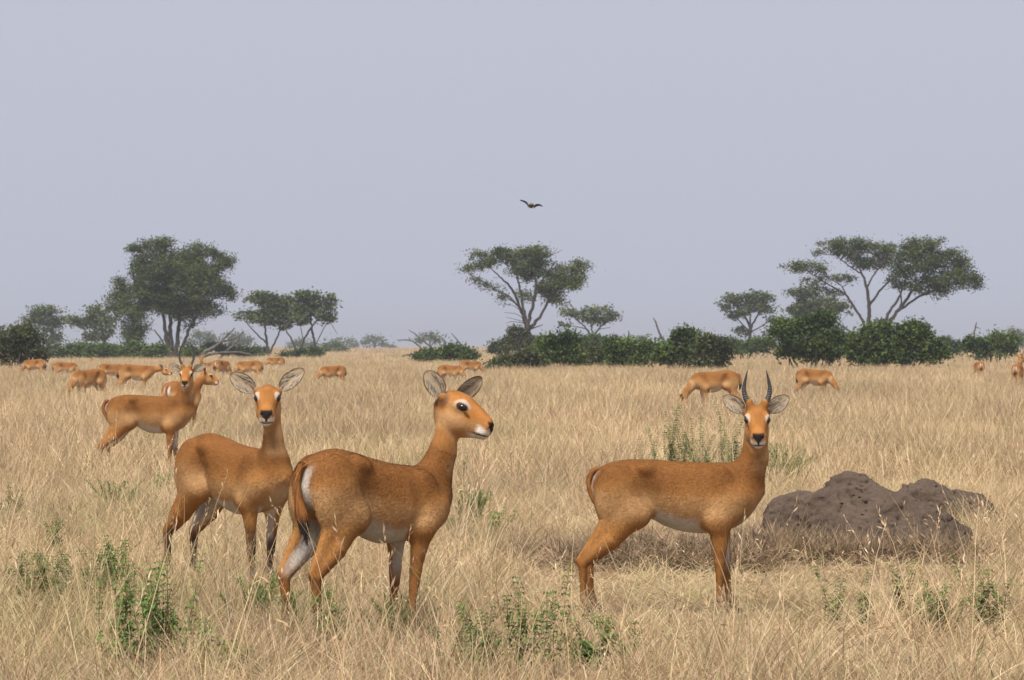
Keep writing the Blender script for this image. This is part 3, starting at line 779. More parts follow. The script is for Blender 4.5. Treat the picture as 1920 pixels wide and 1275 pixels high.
def kob_skin(P, h):
    """P: pose and proportions -> V, F, colours, head frame"""
    hind, fore = P['hind'], P['fore']          # per side (right, left): hoof dx
    neck = P['neck']; ho = np.asarray(P['head'], float); R = rot_frame(P['look'], roll=P.get('roll', 0))
    belly = P.get('belly', 0.0); croup = P.get('croup', 0.0); slim = P.get('slim', .94); hs = P.get('hs', 1.0)
    S = Solid((-.62, -.27, -.01), (max(.64, ho[0] + .33), .27, max(.98, ho[2] + .2)) if P.get('wide') is None else (max(.64, ho[0] + .33), .33, max(.98, ho[2] + .2)), h)
    if P.get('wide'): S = Solid((-.62, -.45, -.01), (max(.64, ho[0] + .33), .3, max(.98, ho[2] + .2)), h)
    xs = np.array(TX); top = np.array(TT) + croup * np.exp(-((xs + .22) / .16)**2); bot = np.array(TB) - belly * np.exp(-((xs - .03) / .2)**2)
    wid = np.array(TW) * slim * (1 + 0.6 * belly)
    torso = loft(xs, top, bot, wid, low=0.86, sq=2.15)
    S.add(torso, .01)
    legs = []
    for s_, (dx, lift) in zip((-1, 1), hind):
        y = s_
        hk = (-.468 + dx * .75, y * .088, .292)
        ch = [((-.265, y * .080, .715), (-.180, y * .098, .585), .112, .090),
              ((-.200, y * .098, .590), (-.325 + dx * .4, y * .096, .425), .088, .058),
              ((-.325 + dx * .4, y * .096, .425), hk, .056, .0275),
              (hk, (-.462 + dx * .95, y * .083, .125), .0285, .0172),
              ((-.462 + dx * .95, y * .083, .125), (-.458 + dx, y * .083, .095), .0185, .0220),
              ((-.458 + dx, y * .083, .095), (-.432 + dx, y * .083, .045), .0195, .0205)]
        heel = [((-.345 + dx * .3, y * .092, .50), (-.490 + dx * .75, y * .088, .315), .050, .0175)]
        S.add(ell((-.285, y * .090, .680), (.130, .072, .195), pitch=-.10), .022)
        S.add(ell((-.125, y * .098, .835), (.045, .030, .030)), .05)                      # point of the hip
        S.add(ell((-.115, y * .186, .685), (.060, .055, .105), pitch=.2), .06, carve=True)   # hollow of the flank
        for i, c in enumerate(ch): S.add(seg(*c, ys=.80 if i < 2 else 1), .040 if i < 2 else .010)
        for c in heel: S.add(seg(*c, ys=.7), .03)
        legs.append(('h', s_, ch))
    for s_, (dx, lift) in zip((-1, 1), fore):
        y = s_
        kn = (.300 + dx * .6, y * .083, .300)
        ch = [((.375, y * .088, .665), (.285 + dx * .1, y * .098, .535), .088, .072),
              ((.300 + dx * .1, y * .096, .545), kn, .064, .0315),
              (kn, (.300 + dx * .92, y * .080, .125), .0315, .0175),
              ((.300 + dx * .92, y * .080, .125), (.302 + dx, y * .080, .092), .0190, .0225),
              ((.302 + dx, y * .080, .092), (.325 + dx, y * .080, .045), .0200, .0205)]
        S.add(ell((.330, y * .090, .69), (.086, .056, .165), pitch=.25), .020)
        S.add(seg((.215, y * .172, .80), (.235, y * .176, .56), .022, .022), .05, carve=True)  # behind the shoulder blade
        S.add(ell((.385, y * .085, .600), (.050, .045, .050)), .03)
        for i, c in enumerate(ch): S.add(seg(*c, ys=.82 if i < 2 else 1), .040 if i < 2 else .009)
        legs.append(('f', s_, ch))
    for k_, ((a, ra), (b, rb)) in enumerate(zip(neck[:-1], neck[1:])):
        S.add(seg(a, b, ra, rb, ys=.80), .045 if k_ == 0 else .014)
    fr = (ho, R * 1.0)
    hx = np.array(HX) * hs
    head = loft(hx, np.array(HT) * hs, np.array(HB) * hs, np.array(HW) * hs, low=.72, sq=2.2)
    S.add(head, .025, frame=fr)
    def hp(x, y, z): return (x * hs, y * hs, z * hs)
    for y in (-1, 1):
        S.add(ell(hp(.036, y * .049, .026), (.044 * hs, .024 * hs, .033 * hs)), .02, frame=fr)     # orbit
        S.add(ell(hp(.035, y * .034, -.060), (.062 * hs, .026 * hs, .045 * hs)), .03, frame=fr)    # jaw muscle
        S.add(seg(hp(-.050, y * .045, .018), hp(-.060, y * .062, .032), .027 * hs, .022 * hs), .03, frame=fr)  # ear base
        S.add(ell(hp(.200, y * .026, -.022), (.018 * hs, .013 * hs, .013 * hs)), .012, frame=fr)   # nostril wing
        S.add(ell(hp(.219, y * .021, -.024), (.010 * hs, .007 * hs, .006 * hs)), .006, frame=fr, carve=True)
        S.add(ell(hp(.178, y * .026, -.066), (.030 * hs, .016 * hs, .017 * hs)), .012, frame=fr)   # lip
        if P.get('horns'):
            S.add(seg(hp(-.012, y * .034, .070), hp(-.022, y * .046, .104), .027 * hs, .022 * hs), .018, frame=fr)
    S.add(seg(hp(.145, -.05, -.079), hp(.145, .05, -.079), .0025, .0025), .004, frame=fr, carve=True)
    # mouth slit
    S.add(ell(hp(.190, 0, -.076), (.050 * hs, .060 * hs, .0030 * hs), pitch=.12), .004, frame=fr, carve=True)
    V, F = S.skin(3)
    drop = P.get('drop', 0.0)
    # ---- coat colours: the animal's own markings
    x, y, z = V[:, 0], V[:, 1], V[:, 2]
    n1 = vnoise(V, 9.0, 3, 2); n2 = vnoise(V * np.array([1, 1.5, 1.5]), 26.0, 5, 2); n3 = vnoise(V, 4.0, 8)
    tp = pchip(xs, top, x); bt = pchip(xs, bot, x)
    C = np.tile(SIDE, (len(V), 1))
    def lay(wgt, c):
        nonlocal C
        wgt = np.clip(wgt, 0, 1)[:, None]
        C = C * (1 - wgt) + np.asarray(c) * wgt
    Q = (V - ho) @ R / hs
    dh = head[0](Q[:, 0] * hs, Q[:, 1] * hs, Q[:, 2] * hs)
    Hm = sstep(.035, .012, dh) * sstep(-.11, -.06, Q[:, 0])
    tors = 1 - Hm
    hgt = np.clip((z - bt) / (tp - bt + 1e-6), -1, 2)
    inb = sstep(-.60, -.45, x) * sstep(.62, .5, x) * sstep(1.02, .93, z)
    lay(inb * sstep(.42, .86, hgt + .30 * (n1 - .5) + .12 * (n2 - .5)) * .95, RUF)
    lay(inb * sstep(.80, 1.05, hgt) * sstep(.12, .32, x) * sstep(.50, .40, x) * .45, RUF * .55)         # dark line at the withers
    lay(inb * sstep(.62, .30, hgt + .2 * (n1 - .5)) * sstep(.04, .16, z - .44) * .75, PALE)
    # saddle smudge before the hip
    lay(np.exp(-((x + .12) / .14)**2 - ((z - .74) / .085)**2) * (0.62 + .5 * (n3 - .5)), RUF * .62)
    lay(np.exp(-((x - .36) / .06)**2 - ((z - .80) / .07)**2) * .5, RUF * .62)
    offleg = 1 - sstep(.045, .02, np.min([np.min([seg(*c, ys=.85)[0](x, y, z) for c in ch], 0) for _, _, ch in legs], 0))
    # white belly
    lay(sstep(.27, .11, hgt + .12 * (n1 - .5)) * sstep(-.20, -.12, x) * sstep(.34, .26, x) * sstep(.40, .44, z) * offleg, WHITE * .86)
    lay(sstep(.16, .02, hgt + .1 * (n1 - .5)) * sstep(.26, .36, x) * sstep(.60, .5, x) * sstep(.15, .06, np.abs(y)) * sstep(.46, .5, z) * .3, WHITE)
    # neck and throat
    nk = np.asarray([a for a, r in neck]); nd = nk[-1] - nk[1]; nd = nd / np.linalg.norm(nd)
    ax_t = ((V - nk[1]) @ nd)
    front = (V - nk[1] - ax_t[:, None] * nd)
    fdir = np.cross(np.array([0, 1.0, 0]), nd); fdir = -fdir if (fdir[0] < 0 and nd[2] > 0) or (fdir[2] > 0 and nd[2] < 0) else fdir
    fr_amt = front @ fdir
    inneck = sstep(.0, .06, ax_t) * tors
    lay(inneck * sstep(.0, .07, fr_amt + .03 * (n1 - .5)) * .65, PALE)
    lay(inneck * sstep(-.01, -.07, fr_amt) * .5, RUF * 1.1)
    # legs
    zfoot = sstep(.62, .46, z)
    for kind, s_, ch in legs:
        dl = np.min([seg(*c)[0](x, y, z) for c in (ch[1:] if kind == 'h' else ch[1:])], 0)
        on = sstep(.03, .012, dl) * zfoot
        cx = np.interp(z, [ch[-1][1][2], ch[-2][1][2], ch[2][1][2], ch[2][0][2], ch[1][0][2]],
                       [ch[-1][1][0], ch[-2][1][0], ch[2][1][0], ch[2][0][0], ch[1][0][0]])
        yc = s_ * .088
        inner = sstep(.004, .03, -s_ * (y - yc) + .010 * (n1 - .5))
        lay(on * sstep(.44, .30, z) * .75, RUF * 1.15)
        if kind == 'h':
            lay(on * inner * sstep(.26, .40, z) * .92, WHITE * .94)
        else:
            lay(on * inner * sstep(.22, .34, z) * .88, WHITE * .94)
        dark = P.get('stock', 0.0)
        fr_ = sstep(-.005, .014, (x - cx) + .016 * (n2 - .5))
        lay(on * fr_ * sstep(.36, .24, z + .14 * (n1 - .5)) * sstep(.05, .09, z) * dark, BLACK * 1.5)
        lay(on * sstep(.13, .10, z) * sstep(.06, .08, z) * .18, WHITE)
        lay(sstep(.05, .035, z) * on, BLACK * 1.6)
    # buttock and inner thigh white
    rear = sstep(-.36, -.45, x) * sstep(.86, .78, z) * sstep(.40, .5, z)
    lay(rear * sstep(.070, .045, np.abs(y) + .012 * (n1 - .5)) * .9, WHITE * .95)
    between = sstep(.062, .035, np.abs(y)) * sstep(.58, .52, z) * sstep(-.08, -.18, x) * sstep(.36, .44, z)
    lay(between, WHITE * .92)
    # ---- head
    qx, qy, qz = Q[:, 0], np.abs(Q[:, 1]), Q[:, 2]
    ns = 0.012 * (n2 - .5)
    def hl(wgt, c): lay(wgt * Hm, c)
    hl(np.ones(len(V)), FACE * 1.05)
    hl(sstep(-.01, -.05, qz + ns) * .75, PALE * 1.02)
    hl(sstep(.04, .08, qz + ns) * .55, RUF * 1.15)
    hl(sstep(.022, .004, np.hypot(qx + .055, (qz - .03) * .8) - .02) * sstep(.035, .05, qy) * .55, np.array((.13, .10, .075)))   # greyish before the ear
    er = np.hypot((qx - .055) / 1.25, qz - .025)
    hl(sstep(.037, .030, er + ns) * sstep(.036, .048, qy) * sstep(.012, .028, qz - .10 * (qx - .055)) * .72, WHITE * .85)
    hl(sstep(.036, .030, er + .5 * ns) * sstep(.038, .046, qy) * sstep(.085, .07, qx) * .28, PALE * 1.2)
    hl(sstep(.055, .035, np.hypot((qx - .03) / 1.2, (qz + .006))) * sstep(.03, .045, qy) * .55, PALE * 1.15)
    hl(sstep(.0215, .0175, np.hypot((qx - .057) / 1.50, (qz - .025) + .10 * (qx - .057))) * sstep(.032, .040, qy), BLACK)
    hl(sstep(.012, .006, np.hypot((qx - .092) / 2.2, qz + .006 + .45 * (qx - .092))) * sstep(.03, .045, qy) * .85, RUF * .35)     # tear gland
    hl(sstep(.030, .012, qy + .6 * ns) * sstep(.05, .08, qx) * sstep(.20, .15, qx) * sstep(-.01, .02, qz) * (.25 + .5 * n2), RUF * .95)   # darker bridge of the nose
    hl(sstep(.055, .080, qz) * sstep(.05, -.02, qx) * (.2 + .6 * n2), RUF * .8)                                                          # darker crown
    hl(sstep(.040, .015, np.hypot((qx - .02) / 1.3, qz + .065)) * sstep(.03, .045, qy) * .45, PALE * 1.1)
    hl(sstep(.150, .172, qx + ns) * sstep(-.030, -.046, qz + .35 * ns + .25 * (qx - .19)) * .97, WHITE * 1.15)   # white lips
    hl(sstep(.10, .15, qx) * sstep(-.082, -.092, qz), WHITE)
    nosew = np.clip((qz + .054) / .030, .12, 1) * .031
    hl(sstep(.194, .203, qx + .3 * ns) * sstep(.004, -.004, qz) * sstep(-.070, -.064, qz) * sstep(nosew + .006, nosew, qy), BLACK)
    hl(sstep(.150, .165, qx) * sstep(.0050, .0022, np.abs(qz + .0765 - .12 * (qx - .19))), BLACK * 1.5)         # mouth line
    hl(sstep(.016, .008, np.hypot(qx + .085, qz + .012)) * sstep(.04, .05, qy) * .9, BLACK)                      # dark tuft under the ear
    C *= (0.95 + 0.10 * n2 + .14 * (n1 - .5))[:, None]
    if drop:
        V = V - np.stack([0 * x, 0 * x, drop * sstep(-.34, .42, x) * sstep(.30, .75, z)], 1)
        ho = ho - np.array([0, 0, drop])
    return V, F, np.clip(C, 0.008, .9), (ho, R * hs)

def hair_tris(V, F, C, n, L, seed, head, hs_frame):
    """short coat hairs lying along the body"""
    rg = np.random.default_rng(seed)
    tri_area = np.linalg.norm(np.cross(V[F[:, 2]] - V[F[:, 0]], V[F[:, 3]] - V[F[:, 1]]), axis=1)
    fi = rg.choice(len(F), n, p=tri_area / tri_area.sum())
    wts = rg.dirichlet((1, 1, 1, 1), n)
    P = (V[F[fi]] * wts[..., None]).sum(1); col = (C[F[fi]] * wts[..., None]).sum(1)
    nr = vert_normals(V, F); Nn = (nr[F[fi]] * wts[..., None]).sum(1); Nn /= np.linalg.norm(Nn, axis=1)[:, None]
    o, R = hs_frame
    q = (P - o) @ np.linalg.inv(R).T
    isH = (np.linalg.norm(q - np.array([.05, 0, -.02]), axis=1) < .20)
    flow = np.tile(np.array([-1.0, 0, -.35]), (n, 1))
    flow[P[:, 2] < .5] = (-.25, 0, -1)
    up = (P[:, 2] > .88) & ~isH; flow[up] = (-.25, 0, -1)
    flow[isH] = -R[:, 0] / np.linalg.norm(R[:, 0])
    flow += rg.normal(0, .22, (n, 3))
    flow -= (flow * Nn).sum(1)[:, None] * Nn; flow /= np.linalg.norm(flow, axis=1)[:, None] + 1e-9
    d = flow * .97 + Nn * rg.uniform(.04, .24, n)[:, None]
    ln = L * rg.uniform(.6, 1.3, n); ln[isH] *= .45
    ln[P[:, 2] < .42] *= .6
    ln *= np.where((C[F[fi, 0]].min(1) > .45) & ~isH, 1.5, 1.0)          # longer on the white belly
    sd = np.cross(d, Nn); sd /= np.linalg.norm(sd, axis=1)[:, None] + 1e-9
    wd = 0.0016
    A = P - sd * wd; B = P + sd * wd; T = P + d * ln[:, None]
    VV = np.stack([A, B, T], 1).reshape(-1, 3)
    k = rg.uniform(.93, 1.09, n)[:, None]
    cc = np.repeat(np.clip(col * k, 0, .95), 3, 0)
    nn = Nn + rg.normal(0, .16, (n, 3)); nn /= np.linalg.norm(nn, axis=1)[:, None]
    return VV, np.arange(3 * n).reshape(-1, 3), cc, np.repeat(nn, 3, 0)

def ear_mesh(d, nrm, L, W, fold=0.5, seed=0):
    """cupped ear: base at origin, direction d, opening towards nrm"""
    d = np.asarray(d, float); d /= np.linalg.norm(d)
    nrm = np.asarray(nrm, float); nrm = nrm - (nrm @ d) * d; nrm /= np.linalg.norm(nrm)
    t = np.cross(d, nrm)
    nu, nv = 22, 17
    u = np.linspace(0, 1, nu)[:, None]; v = np.linspace(-1, 1, nv)[None, :]
    wp = np.sqrt(np.clip(1 - ((u - .56) / .445)**2, 0, 1)); wp = np.maximum(wp, .34 * sstep(.5, .0, u)) * W
    wp = wp * (1 - .22 * u**3)
    wp = np.where(u > .97, wp * .8, wp)
    cup = fold * (1.0 - .55 * u)
    ang = v * cup * 1.5
    rad = wp / np.maximum(np.sin(np.minimum(cup * 1.5, 1.57)), .2)
    side = np.sin(ang) * rad; depth = (1 - np.cos(ang)) * rad
    bend = -.10 * L * u**2
    P = (u * L)[..., None] * d + side[..., None] * t + (depth + bend)[..., None] * nrm
    inner = P.reshape(-1, 3); th = (.004 + .004 * (1 - v**2) * (1 - u)) [..., None]
    outer = (P - nrm * th).reshape(-1, 3)
    i = np.arange(nu - 1)[:, None] * nv; j = np.arange(nv - 1)[None, :]
    f = np.stack([i + j, i + j + 1, i + nv + j + 1, i + nv + j], -1).reshape(-1, 4)
    F = [f, f[:, ::-1] + nu * nv]
    rim = np.concatenate([np.arange(nu) * nv, (nu - 1) * nv + np.arange(1, nv), (np.arange(nu - 1)[::-1]) * nv + nv - 1])
    a, b = rim[:-1], rim[1:]
    F.append(np.stack([a, b, b + nu * nv, a + nu * nv], 1))
    uu = np.broadcast_to(u, (nu, nv)).ravel(); vv = np.broadcast_to(v, (nu, nv)).ravel()
    edge = np.maximum(np.abs(vv), sstep(.86, 1.0, uu))
    nz = vnoise(np.stack([uu * 3, vv * 5 + uu * 2, np.full_like(uu, seed)], -1), 2.2, seed, 3)
    ci = np.array((.290, .220, .145)) * (0.50 + .8 * nz[:, None])
    streak = sstep(.60, .66, vnoise(np.stack([uu * 1.3, vv * 5 + 1.5 * uu, np.full_like(uu, seed + 3.)], -1), 1.6, seed + 9, 2)) * sstep(.1, .25, uu) * sstep(.95, .75, uu) * sstep(.85, .6, np.abs(vv))
    ci = ci * (1 - .72 * streak[:, None]) + BLACK * .72 * streak[:, None]
    dk = (sstep(.25, .05, uu) * .55)[:, None]; ci = ci * (1 - dk) + np.array((.05, .04, .033)) * dk
    e = (sstep(.76, .90, edge) * .92)[:, None]; ci = ci * (1 - e) + np.array((.085, .042, .020)) * e
    co = np.tile(SIDE * .95, (nu * nv, 1)); co = co * (1 - e * .6) + np.array((.07, .035, .02)) * e * .6
    tipd = (sstep(.88, 1.0, uu) * .7)[:, None]; ci = ci * (1 - tipd) + np.array((.05, .03, .02)) * tipd
    VV = [np.concatenate([inner, outer])]; FF = [np.concatenate(F)]; CC = [np.concatenate([ci, co])]
    rg = np.random.default_rng(seed + 71); nb = 150; base = 2 * nu * nv          # pale hair fringing the inside
    ui = rg.uniform(.06, .70, nb); vi = rg.choice([-1, 1], nb) * rg.uniform(.35, .92, nb)
    iu = (ui * (nu - 1)).astype(int); iv = ((vi + 1) / 2 * (nv - 1)).astype(int)
    p = P[iu, iv]; q = P[np.minimum(iu + 6, nu - 1), (iv + (nv - 1) // 2 * 1.0).astype(int) // 2 + 2] + nrm * .004
    dr = q - p; dr /= np.linalg.norm(dr, axis=1)[:, None] + 1e-9
    ln = rg.uniform(.018, .05, nb)[:, None]; sd = np.cross(dr, nrm); sd /= np.linalg.norm(sd, axis=1)[:, None] + 1e-9
    q4 = np.stack([p - sd * .0014, p + sd * .0014, p + dr * ln + nrm * .008, p + dr * ln + nrm * .008], 1).reshape(-1, 3)
    VV.append(q4); FF.append(base + np.arange(4 * nb).reshape(-1, 4)); cc = np.where(rg.random(nb)[:, None] < .7, np.array([[.42, .36, .28]]), np.array([[.07, .05, .04]]))
    CC.append(np.repeat(cc, 4, 0))
    return np.concatenate(VV), np.concatenate(FF), np.concatenate(CC)

def horn_mesh(pts, r0, rings=9):
    P = catmull(pts, 14); n = len(P)
    s = np.linspace(0, 1, n)
    R = r0 * (1 - s)**.75 + .0012
    R = R * (1 + .13 * np.sin(s * 2 * np.pi * rings / .62) * sstep(.68, .5, s))
    V, F = tube(P, R, 12)
    c = np.array((.070, .064, .062)) * (1 - s)[:, None] + np.array((.014, .013, .013)) * s[:, None]
    c = c * (1 + .55 * (np.sin(s * 2 * np.pi * rings / .62) * sstep(.68, .5, s)))[:, None]
    return V, F, np.repeat(c, 12, 0)

def tail_mesh(pts, r0=.02, tuft=.03, black=True, flat=.7):
    P = catmull(pts, 8); n = len(P); s = np.linspace(0, 1, n)
    R = r0 * (1 - .35 * s) * (1 - sstep(.93, 1.0, s) * .9) + (tuft - .012) * np.exp(-((s - .74) / .17)**2) * (1 if black else .0) + .001
    V, F = tube(P, R, 10)
    ss = np.repeat(s, 10)
    nz = vnoise(V, 60, 4, 2)
    C = np.tile(RUF * 1.25, (len(V), 1)) * (0.8 + .4 * nz[:, None])
    ang = np.tile(np.arange(10), n)
    if black:
        bw = sstep(.70, .82, ss + .1 * (nz - .5))[:, None]; C = C * (1 - bw) + BLACK * 1.3 * bw
    return V, F, C

def hair_tuft(bag, P0, dirs, L, w, c, rg):
    pass

def make_kob(P, name, label, loc, yaw, scale, h=.0065, hairs=70000, group='antelopes standing close by in the dry grass', seed=1):
    V, F, C, fr = kob_skin(P, h)
    root = empty(name, loc, yaw, scale)
    tag(root, label, 'antelope', group)
    obj_np('body', V, F, M['coat'], root, C)
    if hairs:
        hv, hf, hc, hn = hair_tris(V, F, C, hairs, .0145, seed, None, fr)
        o = obj_np('coat_hair', hv, hf, M['hair'], root, hc); o['kind'] = 'stuff'
        o.data.normals_split_custom_set_from_vertices(hn.tolist())
    ho, R = fr
    def H(p): return ho + R @ np.asarray(p, float)
    for k, s_ in enumerate((-1, 1)):
        bm = bmesh.new(); bmesh.ops.create_uvsphere(bm, u_segments=20, v_segments=14, radius=1.0)
        hs = np.linalg.norm(R[:, 0])
        for v in bm.verts:
            p = np.array((v.co.x * .0195, v.co.y * .0185, v.co.z * .0150)) + np.array((.057, s_ * .0585, .025))
            v.co = Vector(ho + R @ p)
        me = bpy.data.meshes.new('eye'); bm.to_mesh(me); bm.free()
        for p in me.polygons: p.use_smooth = True
        me.materials.append(M['eye']); link(bpy.data.objects.new('eye', me), root)
        e = P['ears'][k]
        ev, ef, ec = ear_mesh(R @ np.array(e[0], float), R @ np.array(e[1], float), e[2] * hs, e[3] * hs * .92, e[4] if len(e) > 4 else .55, seed * 5 + k)
        ev = ev + H((-.052, s_ * .056, .020))
        obj_np('ear', ev, ef, M['hair'], root, ec)
        if P.get('horns'):
            pts = [H((q[0], s_ * q[1], q[2])) for q in P['horns']]
            hv, hf, hc = horn_mesh(pts, P.get('horn_r', .0185) * hs)
            obj_np('horn', hv, hf, M['horn'], root, hc)
    tv, tf, tc = tail_mesh(P['tail'], P.get('tail_r', .021), P.get('tuft', .03), P.get('tail_black', True))
    to = obj_np('tail', tv, tf, M['hair'], root, tc)
    if hairs:   # loose hair of the tail
        rg = np.random.default_rng(seed); n = 900 if P.get('tail_black', True) else 500; out_ = .35 if P.get('tail_black', True) else .12
        i = rg.integers(0, len(tv), n); ctr = catmull(P['tail'], 8)
        p0 = tv[i]; seg_i = np.minimum(i // 10, len(ctr) - 2); dd = ctr[np.minimum(seg_i + 1, len(ctr) - 1)] - ctr[seg_i]
        dd /= np.linalg.norm(dd, axis=1)[:, None] + 1e-9
        ou = p0 - ctr[seg_i]; ou /= np.linalg.norm(ou, axis=1)[:, None] + 1e-9
        d = dd + ou * out_ + rg.normal(0, .12, (n, 3)); ln = rg.uniform(.02, .05, n)[:, None] * (.6 + out_)
        sd = np.cross(d, ou); sd /= np.linalg.norm(sd, axis=1)[:, None] + 1e-9
        hv = np.stack([p0 - sd * .0016, p0 + sd * .0016, p0 + d * ln], 1).reshape(-1, 3)
        hh = obj_np('tail_hair', hv, np.arange(3 * n).reshape(-1, 3), M['hair'], to, np.repeat(tc[i] * rg.uniform(.7, 1.2, n)[:, None], 3, 0), smooth=False)
        hh['kind'] = 'stuff'
    # cloven hooves
    for kind, lst, x0, y0 in (('h', P['hind'], -.432, .083), ('f', P['fore'], .325, .080)):
        for s_, (dx, l_) in zip((-1, 1), lst):
            b = Bag()
            for c_ in (-1, 1):
                cx, cy = x0 + dx, s_ * y0 + c_ * .012
                pp = np.array([[cx + .000, cy, .052], [cx + .010, cy, .038], [cx + .018, cy, .018], [cx + .024, cy, .0]])
                v_, f_ = tube(pp, [.012, .0155, .0175, .0185], 8); b.add(v_, f_)
            b.build('hoof', M['hoof'], root)
    return root
# ------------------------------------------------------------------ termite mounds
def mound_material():
    m, t, b = new_mat('mound_clay')
    tc = N(t, 'ShaderNodeTexCoord')
    n1 = N(t, 'ShaderNodeTexNoise', Scale=5.0, Detail=6.0, Roughness=0.65)
    n2 = N(t, 'ShaderNodeTexNoise', Scale=38.0, Detail=8.0, Roughness=0.75)
    for n in (n1, n2): t.links.new(tc.outputs['Object'], n.inputs['Vector'])
    r = N(t, 'ShaderNodeValToRGB')
    r.color_ramp.elements[0].color = (0.066, 0.046, 0.034, 1); r.color_ramp.elements[0].position = 0.3
    r.color_ramp.elements[1].color = (0.114, 0.082, 0.061, 1); r.color_ramp.elements[1].position = 0.72
    t.links.new(n1.outputs['Fac'], r.inputs[0])
    mr = N(t, 'ShaderNodeMapRange'); mr.inputs['From Min'].default_value = 0.3; mr.inputs['From Max'].default_value = 0.7; mr.inputs['To Min'].default_value = 0.72; mr.inputs['To Max'].default_value = 1.25
    t.links.new(n2.outputs['Fac'], mr.inputs['Value'])
    h = N(t, 'ShaderNodeHueSaturation'); t.links.new(r.outputs[0], h.inputs['Color']); t.links.new(mr.outputs[0], h.inputs['Value'])
    t.links.new(h.outputs[0], b.inputs['Base Color'])
    bp = N(t, 'ShaderNodeBump'); bp.inputs['Strength'].default_value = 0.9; bp.inputs['Distance'].default_value = 0.02
    t.links.new(n2.outputs['Fac'], bp.inputs['Height']); t.links.new(bp.outputs[0], b.inputs['Normal'])
    b.inputs['Roughness'].default_value = 0.95; b.inputs['Specular IOR Level'].default_value = 0.1
    return m
M['mound'] = mound_material()

def mound(label, Y, lumps, seed, h=.013, holes=120):
    """lumps in photo pixels: centre x, top row, half width px, depth shift m"""
    rg = np.random.default_rng(seed)
    px = Y / FPX
    prims = []
    for (x, ytop, rw, dy) in lumps:
        X = gx(x, Y); top = CAM_H - (ytop - HOR) * (Y + dy) / FPX; r = rw * px
        prims.append(ell((X, dy, top * .35), (r, r * .85, top * .65)))
    lo = np.min([p[0] for p in [(np.array([gx(l[0] - l[2], Y) - .1, l[3] - l[2] * px * .85 - .1, -.05]),) for l in lumps]], 0)
    hi = np.max([p[0] for p in [(np.array([gx(l[0] + l[2], Y) + .1, l[3] + l[2] * px * .85 + .1, .85]),) for l in lumps]], 0)
    S = Solid(lo, hi, h)
    for p in prims: S.add(p, .11)
    G = np.stack(np.meshgrid(*S.ax, indexing='ij'), -1)
    near = np.abs(S.D) < .09
    q = G[near]
    S.D[near] += (.080 * (vnoise(q, 4.5, seed, 2) - .5) + .046 * (vnoise(q, 15.0, seed + 3, 2) - .5) + .024 * (vnoise(q, 45.0, seed + 5) - .5)).astype(np.float32)
    V, F = S.skin(0)
    cand = V[(V[:, 1] < (lo[1] + hi[1]) / 2 + .1) & (V[:, 2] > .15)]
    patchy = vnoise(cand, 5.0, seed + 20)
    cand = cand[patchy > .50]
    for c in cand[rg.integers(0, len(cand), holes)]:
        r = rg.uniform(.005, .0125)
        S.add(ell(c + np.array([0, .006, 0]), (r * rg.uniform(.9, 1.6), r * 2.2, r)), .004, carve=True)
    V, F = S.skin(1)
    o = obj_np('termite_mound', V - np.array([gx(lumps[0][0], Y), 0, 0]), F, M['mound'])
    o.location = (gx(lumps[0][0], Y), Y, 0)
    tag(o, label, 'termite mound', 'termite mounds in the grass')
    return o
mound('big lumpy grey brown termite mound right behind the nearest horned antelope', 25.0,
      [(1598, 886, 74, .10), (1500, 920, 58, -.05), (1555, 915, 60, -.12), (1655, 922, 75, -.1), (1722, 944, 78, -.05), (1772, 985, 50, -.1), (1468, 935, 42, -.05), (1600, 960, 70, -.25), (1690, 985, 60, -.28)], 3, holes=150)
mound('smaller low termite mound behind the big one at the right', 28.5,
      [(1735, 896, 50, .0), (1790, 918, 62, .05), (1835, 930, 40, .0), (1700, 920, 36, .0)], 5, holes=70)

# ------------------------------------------------------------------ the antelopes
def to_local(v, yaw):
    c, s = math.cos(yaw), math.sin(yaw)
    return np.array([c * v[0] + s * v[1], -s * v[0] + c * v[1], v[2]])

def pose(yaw, look, head, neck, ears, **kw):
    """look, ears given in world directions, converted to the animal's own frame"""
    P = dict(kw); P['look'] = to_local(look, yaw); P['head'] = head; P['neck'] = neck
    R = rot_frame(P['look'], roll=P.get('roll', 0))
    P['ears'] = [(R.T @ to_local(e[0], yaw), R.T @ to_local(e[1], yaw), *e[2:]) for e in ears]
    if 'horn_w' in P:
        upl = R.T @ np.array([0, 0, 1.0])
        up = np.array([upl[0], 0, upl[2]]); up /= np.linalg.norm(up)
        P['horns'] = [np.array([-.022, 0, .098]) + up * b + np.array([0, a, 0]) for a, b in P['horn_w']]
    return P

GN_ = 'antelopes standing close by in the dry grass'
# right: young male, broadside, looking at the camera
PA = pose(0.0, (-.02, -.945, -.33), (.515, -.035, 1.110),
          [((.36, 0, .69), .125), ((.462, 0, .79), .100), ((.505, 0, .90), .079), ((.513, -.005, 1.01), .067), ((.515, 0.02, 1.08), .060)],
          [((-.76, .10, .62), (.30, -1, .0), .170, .052, .62), ((.76, .10, .62), (-.30, -1, .0), .170, .052, .62)],
          hind=[(-.02, 0), (.03, 0)], fore=[(.0, 0), (.065, 0)], wide=True, horn_w=[(.045, 0), (.066, .035), (.074, .085), (.066, .135), (.053, .19)], stock=.25,
          tail=[(-.395, -.02, .835), (-.430, -.03, .812), (-.448, -.035, .755), (-.432, -.04, .68), (-.395, -.045, .62), (-.375, -.05, .60)], tail_r=.016, tail_black=False, slim=.92)
make_kob(PA, 'antelope', 'young antelope with short straight horns beside the termite mound, facing the camera', (gx(1250, 19.6), 19.6, 0), 0.0, 1.0, seed=1)

